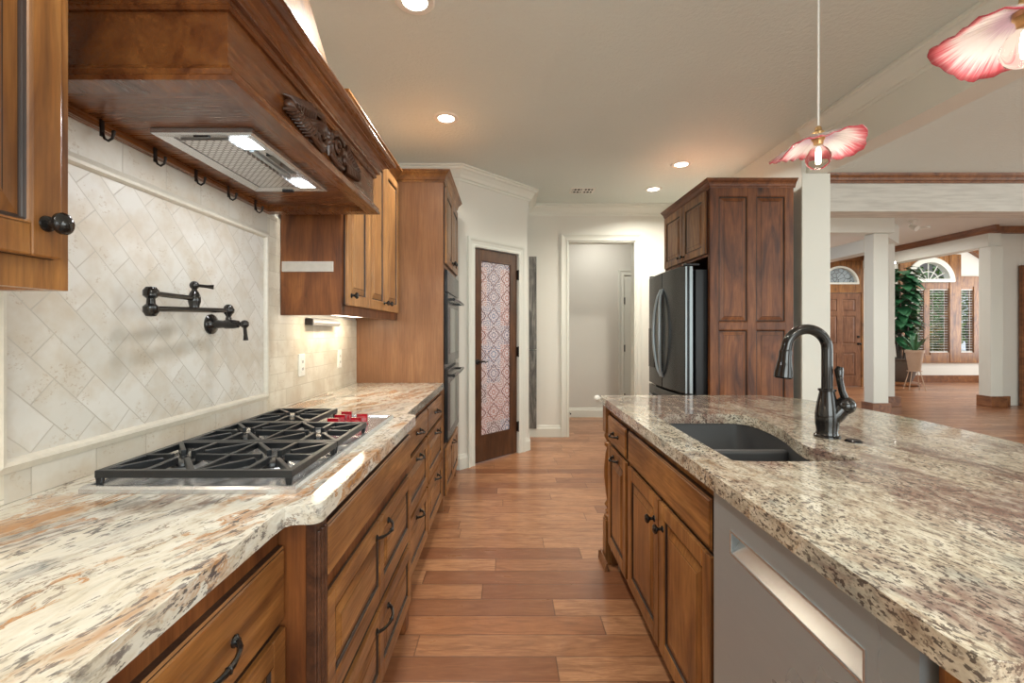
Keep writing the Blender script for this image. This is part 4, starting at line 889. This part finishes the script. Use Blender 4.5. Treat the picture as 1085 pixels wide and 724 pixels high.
bm = B(); box(bm, .60, 1.15, .605, 1.185, .10, .862); box(bm, .66, 1.1, .62, 1.17, .0, .10); obj('dishwasher_body', bm, m('black_enamel'), dw)
bm = B(); DX0, DX1 = .545, .585; ha, hb, hz0, hz1 = .69, 1.10, .740, .792
MD = FnX(DX1); tt = DX1-DX0
box(bm, DX0, DX1, ha, hb, hz1, .865); box(bm, DX0, DX1, ha, hb, .115, hz0); box(bm, DX0, DX1, .598, ha, .115, .865); box(bm, DX0, DX1, hb, 1.192, .115, .865); box(bm, DX0+.030, DX1, ha, hb, hz0, hz1)
bmesh.ops.remove_doubles(bm, verts=bm.verts, dist=.0001)
dd = obj('dishwasher_door', bm, m('stainless'), dw)
bm = B(); rings(bm, [[(x, y, z) for x, z in ((DX0-.001, hz0-.001), (DX0+.003, hz0-.001), (DX0+.028, hz0+.032), (DX0+.024, hz0+.036))] for y in (ha, hb)]); obj('handle_scoop', bm, m('bright_steel'), dd)
bm = B(); sweep(bm, [(-hb, hz0), (-ha, hz0), (-ha, hz1), (-hb, hz1)], [(-.003, .0), (-.003, .002), (.002, .002), (.002, 0)], lambda x, y, h: FnX(DX0) @ Vector((x, y, h)), side=1, closed=True); obj('handle_rim', bm, m('bright_steel'), dd)

# ---------------------------------------------------------------- fridge + surround
c = thing('fridge_cabinet', 'tall dark knotty wood cabinet surround around the refrigerator', 'cabinet', (1.8, 3.8, 0))
FXX = 1.51
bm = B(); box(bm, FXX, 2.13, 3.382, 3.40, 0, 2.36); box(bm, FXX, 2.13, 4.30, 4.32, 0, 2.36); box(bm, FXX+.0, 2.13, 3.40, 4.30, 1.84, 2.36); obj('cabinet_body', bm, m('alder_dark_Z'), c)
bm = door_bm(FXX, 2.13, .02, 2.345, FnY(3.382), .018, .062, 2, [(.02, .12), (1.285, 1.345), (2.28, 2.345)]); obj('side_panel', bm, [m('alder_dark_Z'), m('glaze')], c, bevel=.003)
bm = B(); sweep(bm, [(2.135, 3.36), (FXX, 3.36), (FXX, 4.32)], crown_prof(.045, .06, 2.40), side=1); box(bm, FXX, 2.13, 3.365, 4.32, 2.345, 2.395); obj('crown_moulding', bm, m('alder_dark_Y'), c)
MB_ = FnX(FXX)
for a, b, k in ((3.41, 3.845, 3.81), (3.855, 4.29, 3.89)):
    o = obj('door', door_bm(-b, -a, 1.86, 2.33, MB_, .02, .055, 1), [m('alder_Z'), m('glaze')], c, bevel=.003); obj('knob', knob_bm(-k, 1.90, FnX(FXX-.02), .012), m('bronze'), o, smooth=True)
r = thing('refrigerator', 'black stainless french door refrigerator with bowed handles', 'refrigerator', (1.7, 3.84, 0))
RY0, RY1 = 3.415, 4.285
bm = B(); box(bm, 1.425, 2.10, RY0+.005, RY1-.005, .02, 1.745); box(bm, 1.40, 1.425, RY0+.03, RY1-.03, .05, 1.74); obj('fridge_body', bm, m('fridge_side'), r, bevel=.006)
def bowed(y0, y1, z0, z1, xb=1.40, xc=1.318, xe=1.345):
    bm = B(); ym = (RY0+RY1)/2; hw = (RY1-RY0)/2; n = 10; F = []
    for k in range(n+1):
        y = y0+(y1-y0)*k/n; q = ((y-ym)/hw)**2; F.append((xc+(xe-xc)*q, y))
    lp = F+[(xb, y1), (xb, y0)]
    rings(bm, [[(x, y, z) for x, y in lp] for z in (z0, z1)]); return bm
ym = (RY0+RY1)/2
for ya, yb, nm in ((RY0, ym-.003, 'near'), (ym+.003, RY1, 'far')):
    o = obj('door', bowed(ya, yb, .80, 1.772), m('black_stainless'), r, bevel=.006, smooth=True, ang=30)
    yh = ym-.035 if nm == 'near' else ym+.035
    bm = B(); pts = []
    for k in range(15):
        q = k/14; sg = -1 if nm == 'near' else 1; pts.append((1.316-.045*math.sin(PI*q)**.5, ym+sg*(.022+.052*math.sin(PI*q)), .89+.74*q))
    tube(bm, pts, [.010+.004*math.sin(PI*k/14) for k in range(15)], 10); obj('handle', bm, m('stainless'), o, smooth=True)
    if nm == 'near':
        for xa, xb in ((1.346, 1.358), (1.378, 1.400)): bm = B(); box(bm, xa, xb, RY0-.0015, RY0-.0003, .805, 1.765); obj('door_edge_trim', bm, m('stainless'), o)
    else:
        bm = B(); box(bm, 1.322, 1.334, 4.07, 4.22, .95, 1.30); obj('water_dispenser', bm, m('black_gloss'), o)
o = obj('freezer_drawer', bowed(RY0, RY1, .06, .785), m('black_stainless'), r, bevel=.006, smooth=True, ang=30)
bm = B(); tube(bm, [(1.315, RY0+.12, .70), (1.265, ym, .70), (1.315, RY1-.12, .70)], .011, 10); obj('handle', bm, m('stainless'), o, smooth=True)
for yy in (RY0+.01, RY1-.05): bm = B(); box(bm, 1.345, 1.46, yy, yy+.04, 1.7725, 1.79); obj('hinge_cover', bm, m('black_enamel'), r, bevel=.004)

# ---------------------------------------------------------------- plank sign on back wall
p = thing('plank_board', 'narrow weathered grey wood plank strip standing on the wall beside the pantry door', 'plank', (.31, YB, .1))
x0_, x1_ = (559-537)/480*YB*.995, (568.5-537)/480*YB*.995
for za, zb_ in ((.103, 1.05), (1.058, 2.17)):
    bm = B(); box(bm, x0_, x1_, YB-.028, YB-.001, za, zb_); obj('plank', bm, m('barn_wood'), p, bevel=.003)
bm = B(); tube(bm, [(.93, 6.69, .07), (.93, 6.62, .065)], .005, 8); lathe(bm, [(.011, 0), (.011, .012)], (.93, 6.62, .065), (0, -1, 0), 10); tag(obj('door_stop', bm, m('dark_bronze'), smooth=True), 'small dark door stop on the hall baseboard', 'door stop')

# ---------------------------------------------------------------- ceiling fixtures
lab = {(-.42, 2.07): 'recessed ceiling light nearest the camera above the left counter, cut by the top edge', (-.43, 3.21): 'recessed ceiling light above the oven tower', (1.58, 4.10): 'recessed ceiling light above the refrigerator cabinet, larger of the two there', (1.56, 4.82): 'recessed ceiling light nearest the back wall crown moulding'}
root = None
for (x, y), L in lab.items():
    if root is None:
        root = thing('recessed_light', L, 'ceiling light', (x, y, H), 'recessed kitchen ceiling lights'); 
        bm = B(); lathe(bm, [(.055, -.0005), (.058, -.006), (.085, -.006), (.092, -.001), (.092, .0)], (x, y, H), (0, 0, 1), 32, cap=False); obj('trim_ring', bm, m('white_plastic'), root, smooth=True)
        bm = B(); lathe(bm, [(.001, -.0035), (.056, -.0035), (.056, -.0015), (.001, -.0015)], (x, y, H), (0, 0, 1), 28); obj('lamp_lens', bm, m('lamp_white'), root)
    else: copy_to(root, (x, y, H), L)
    a = area_light('can_light', (x, y, H-.008), (0, 0, 0), .11, .11, 13 if x < 0 else 21, (1, .97, .87), 150, 'DISK')
for (x, y), L in {(-.42, .93): 'unseen recessed light added above the gas cooktop, out of the picture', (.75, -.45): 'unseen recessed light added behind the viewer over the aisle', (1.65, -1.2): 'unseen recessed light added behind the viewer near the rear window'}.items():
    copy_to(root, (x, y, H), L)
    area_light('can_light', (x, y, H-.008), (0, 0, 0), .11, .11, 4 if y > .5 else 19, (1, .97, .87), 150, 'DISK')  # out-of-view cans added to brighten the beam and kitchen ceiling
vt = thing('ceiling_vent', 'white ceiling air vent grille near the hall opening', 'vent', (.81, 4.86, H))
bm = B(); sweep(bm, [(.68, 4.77), (.94, 4.77), (.94, 4.96), (.68, 4.96)], [(0, H-.0005), (0, H-.006), (.022, H-.008), (.022, H-.0005)], side=1, closed=True); obj('frame', bm, m('white_plastic'), vt)
bm = B(); box(bm, .70, .92, 4.79, 4.94, H-.003, H-.0005); obj('backing', bm, m('dark_gap'), vt)
bm = B()
for k in range(6): xx = .708+.036*k; box(bm, xx, xx+.009, 4.79, 4.94, H-.009, H-.003)
box(bm, .80, .83, 4.79, 4.94, H-.0095, H-.003); box(bm, .70, .92, 4.855, 4.875, H-.0092, H-.003)
obj('louvers', bm, m('white_plastic'), vt)
bm = B(); lathe(bm, [(.07, 0), (.07, -.02), (.05, -.035), (.001, -.036)], (7.05, 7.64, 3.029), (0, 0, 1), 20); tag(obj('smoke_detector', bm, m('white_plastic'), smooth=True), 'round white smoke detector on the far foyer ceiling', 'smoke detector')
sl = thing('track_spotlight', 'small white ceiling spotlight beside the foyer beam', 'spotlight', (6.45, 7.2, 3.03))
bm = B(); lathe(bm, [(.05, 0), (.05, -.02), (.012, -.025), (.012, -.07)], (6.45, 7.2, 3.029), (0, 0, 1), 16); obj('mount', bm, m('white_plastic'), sl, smooth=True)
bm = B(); lathe(bm, [(.03, 0), (.04, .04), (.045, .11), (.03, .11)], (6.45, 7.24, 2.95), (.2, -.8, -.5), 16); obj('spot_head', bm, m('white_plastic'), sl, smooth=True)
sc = thing('wall_sconce', 'tiny lit lamp on the rear foyer column', 'lamp', (6.56, 7.74, 2.43))
bm = B(); lathe(bm, [(.04, 0), (.04, .015), (.015, .02), (.015, .05)], (6.541, 7.74, 2.44), (1, 0, 0), 14); obj('lamp_base', bm, m('bright_steel'), sc, smooth=True)
bm = B(); sphere(bm, (6.61, 7.74, 2.44), .028, 12, 8); obj('lamp_bulb', bm, m('lamp_white'), sc, smooth=True)

# ---------------------------------------------------------------- pendants
def pendant():
    x, y, z = 1.1, 1.6, 1.905
    r = thing('pendant_light', 'red and white flower glass pendant lamp over the island sink', 'pendant lamp', (x, y, z), 'flower glass pendants over the island')
    bm = B(); tube(bm, [(x, y, z+.095), (x, y, H-.02)], .0035, 8); obj('cord', bm, m('cord_white'), r, smooth=True)
    bm = B(); lathe(bm, [(.06, H-.0006), (.06, H-.015), (.02, H-.03), (.004, H-.035)], (x, y, 0), (0, 0, 1), 20); obj('ceiling_canopy', bm, m('white_plastic'), r, smooth=True)
    bm = B(); lathe(bm, [(.004, .098), (.010, .092), (.012, .080), (.020, .074), (.021, .050), (.016, .044), (.014, .030)], (x, y, z), (0, 0, 1), 18); obj('socket', bm, m('brass'), r, smooth=True)
    bm = B(); nr, na = 9, 72; V = []
    for i in range(nr+1):
        q = i/nr; row = []
        for k in range(na):
            a = 2*PI*k/na; wv = math.cos(5*a+.6)*.5+.25*math.cos(3*a+1.4); rad = .016+(.124+.010*math.cos(5*a))*q
            zz = .064-.050*q**1.5-.017*math.cos(2*a)*q**2+.012*math.cos(a)*q+.012*wv*q**2+.003*math.sin(23*a)*q
            if q > .95: rad += .003
            row.append(bm.verts.new((x+rad*math.cos(a), y+rad*math.sin(a), z+zz)))
        V.append(row)
    for i in range(nr):
        for k in range(na): bm.faces.new((V[i][k], V[i][(k+1) % na], V[i+1][(k+1) % na], V[i+1][k]))
    o = obj('flower_shade', bm, m('petal_glass'), r, smooth=True, ang=90); md = o.modifiers.new('thick', 'SOLIDIFY'); md.thickness = .003
    bm = B(); lathe(bm, [(.012, .034), (.016, .024), (.030, .012), (.0395, -.006), (.040, -.022), (.032, -.042), (.016, -.053), (.001, -.056)], (x, y, z), (0, 0, 1), 26); b_ = obj('light_bulb', bm, m('bulb_glass'), r, smooth=True)
    bm = B(); lathe(bm, [(.001, .02), (.006, .015), (.009, -.01), (.007, -.034), (.001, -.036)], (x, y, z), (0, 0, 1), 12); obj('filament', bm, m('filament'), b_, smooth=True)
    return r
pd = pendant()
pd2 = copy_to(pd, (1.1, .96, 1.895), 'red and white flower glass pendant lamp cut by the upper right picture corner', 1.15)
for ch in pd2.children:
    if ch.name.startswith('flower_shade'): ch.rotation_euler = (0, .10, 0)
for y in (1.6, .96):
    l = bpy.data.lights.new('pendant_glow', 'POINT'); l.energy = 1.6; l.color = (1, .92, .8); l.shadow_soft_size = .03; lo = bpy.data.objects.new('pendant_glow', l); COL.objects.link(lo); lo.location = (1.1, y, 1.83)
# bare area lights brightening the far rooms from ceiling height, without fixtures
for x, y, z, e in ((4.0, 1.2, H-.01, 26), (6.6, 2.2, H-.01, 26), (7.0, 9.0, 3.02, 34), (4.2, 5.8, 3.02, 30), (10.4, 9.4, 3.74, 40), (1.3, 6.15, H-.01, 9)):
    area_light('far_area_light', (x, y, z), (0, 0, 0), .3, .3, e, (1, .98, .91), 170, 'DISK')

# ---------------------------------------------------------------- plants
def leaf(bm, base, d, L, wd, droop, up=Vector((0, 0, 1))):
    d = d.normalized(); sd = d.cross(up).normalized(); n = 6; A = []
    for k in range(n+1):
        q = k/n; c_ = base + d*L*q + Vector((0, 0, -droop*q*q*L)); w_ = wd*math.sin(PI*min(1, q*.93+.07))**.8*.5
        A.append([bm.verts.new(c_-sd*w_+Vector((0, 0, .12*w_))), bm.verts.new(c_), bm.verts.new(c_+sd*w_+Vector((0, 0, .12*w_)))])
    for k in range(n):
        for j in (0, 1): bm.faces.new((A[k][j], A[k][j+1], A[k+1][j+1], A[k+1][j]))
pc = Vector((9.30, 10.68, 0))
pl = thing('potted_plant', 'tall big-leaf plant in a dark pot by the arched window', 'plant', pc)
bm = B(); lathe(bm, [(.22, 0), (.36, .02), (.36, .06), (.30, .08), (.24, .085)], pc, (0, 0, 1), 24); obj('pot_stand', bm, m('trim_wood'), pl, smooth=True)
bm = B(); lathe(bm, [(.19, .09), (.24, .2), (.29, .42), (.30, .58), (.33, .60), (.33, .64), (.29, .64), (.27, .56), (.001, .56)], pc, (0, 0, 1), 28); obj('pot', bm, m('dark_pot'), pl, smooth=True)
bm = B()
for a in range(5): ang = a*1.3; tube(bm, [pc+Vector((.05*math.cos(ang), .05*math.sin(ang), .55)), pc+Vector((.14*math.cos(ang), .14*math.sin(ang), 1.5)), pc+Vector((.22*math.cos(ang), .22*math.sin(ang), 2.4))], [.025, .02, .012], 7)
obj('stem', bm, m('dark_pot'), pl)
bm = B(); rl = random.Random(4)
for k in range(230):
    ang = rl.uniform(0, 2*PI); z = rl.uniform(.9, 2.75); r_ = rl.uniform(.05, .14); leaf(bm, pc+Vector((r_*math.cos(ang), r_*math.sin(ang), z)), Vector((math.cos(ang), math.sin(ang), rl.uniform(-.25, .35))), rl.uniform(.24, .37), rl.uniform(.17, .25), rl.uniform(.2, .7))
obj('foliage', bm, m('leaf_green'), pl, smooth=True, recalc=False)
p2 = Vector((8.82, 9.80, 0))
pl = thing('potted_plant', 'strappy-leaf plant in a pale clay pot on a small stand', 'plant', p2)
bm = B()
for a in range(4): ang = a*PI/2+.4; tube(bm, [p2+Vector((.20*math.cos(ang), .20*math.sin(ang), 0)), p2+Vector((.10*math.cos(ang), .10*math.sin(ang), .40))], .009, 6)
lathe(bm, [(.13, .40), (.13, .415), (.001, .415)], p2, (0, 0, 1), 16); obj('plant_stand', bm, m('terracotta'), pl)
bm = B(); lathe(bm, [(.10, .416), (.105, .43), (.15, .80), (.165, .80), (.168, .86), (.15, .86), (.14, .83), (.001, .83)], p2, (0, 0, 1), 24); obj('pot', bm, m('terracotta'), pl, smooth=True)
bm = B()
for k in range(16):
    ang = rl.uniform(0, 2*PI); leaf(bm, p2+Vector((.03*math.cos(ang), .03*math.sin(ang), .83)), Vector((math.cos(ang)*.5, math.sin(ang)*.5, 1.0)), rl.uniform(.35, .6), .055, rl.uniform(.1, .5))
obj('foliage', bm, m('leaf_green'), pl, smooth=True, recalc=False)
# shrubs and paving outside the far window
bm = B(); box(bm, 7, 30, 11.36, 30, -.3, -.02); struct('ground', bm, plain('paving', (.45, .42, .36), .8))
def shrub(c_, r_, h_, mat, lab_, nl=520):
    t_ = thing('garden_shrub', lab_, 'shrub', c_); rr = random.Random(int(c_[0]*10)); bm = B(); c_ = Vector(c_)
    for k in range(3): tube(bm, [c_+Vector((.05*k, 0, 0)), c_+Vector((.1*k-.1, .05*k, h_*.6))], .02, 6)
    obj('stem', bm, m('dark_pot'), t_)
    bm = B()
    for k in range(nl):
        a = rr.uniform(0, 2*PI); e = rr.uniform(-.3, 1.0); q = rr.uniform(.6, 1); p_ = c_+Vector((r_*q*math.cos(a)*math.cos(e), r_*q*math.sin(a)*math.cos(e), h_*.5+h_*.5*q*math.sin(e)*1.1)); leaf(bm, p_, Vector((math.cos(a), math.sin(a), rr.uniform(-.3, .6))), rr.uniform(.18, .32), .13, .4)
    obj('foliage', bm, m(mat), t_, recalc=False); return t_
shrub((11.3, 13.0, -.02), .7, 1.5, 'shrub_green', 'green leafy shrub seen through the left window panes')
shrub((13.9, 15.1, -.02), .6, 1.6, 'shrub_gold', 'golden yellow shrub outside the middle window pane')
shrub((13.25, 13.0, -.02), .7, 2.6, 'shrub_green', 'tall green shrub outside the narrow side window', 600)
shrub((20.0, 21.5, -.02), 1.6, 5.0, 'shrub_green', 'large green tree behind the garden shrubs', 800)

nb = thing('neighbour_house', 'tan brick house across the garden seen through the arched window', 'house', (17.5, 25, -.02))
bm = B(); box(bm, 10.5, 25, 25, 28, -.02, 3.2); obj('wall', bm, plain('house_brick', (.42, .30, .22), .8, bump=.2, bscale=30), nb)
bm = B(); rings(bm, [[(x, 24.5, 3.2), (x, 28.5, 3.2), (x, 26.5, 5.4)] for x in (10.1, 25.4)]); obj('roof', bm, plain('roof_shingle', (.20, .17, .15), .9, bump=.3, bscale=25), nb)
shrub((16.8, 18.3, -.02), 1.5, 3.6, 'shrub_green', 'broad green bush in front of the neighbouring house', 700)
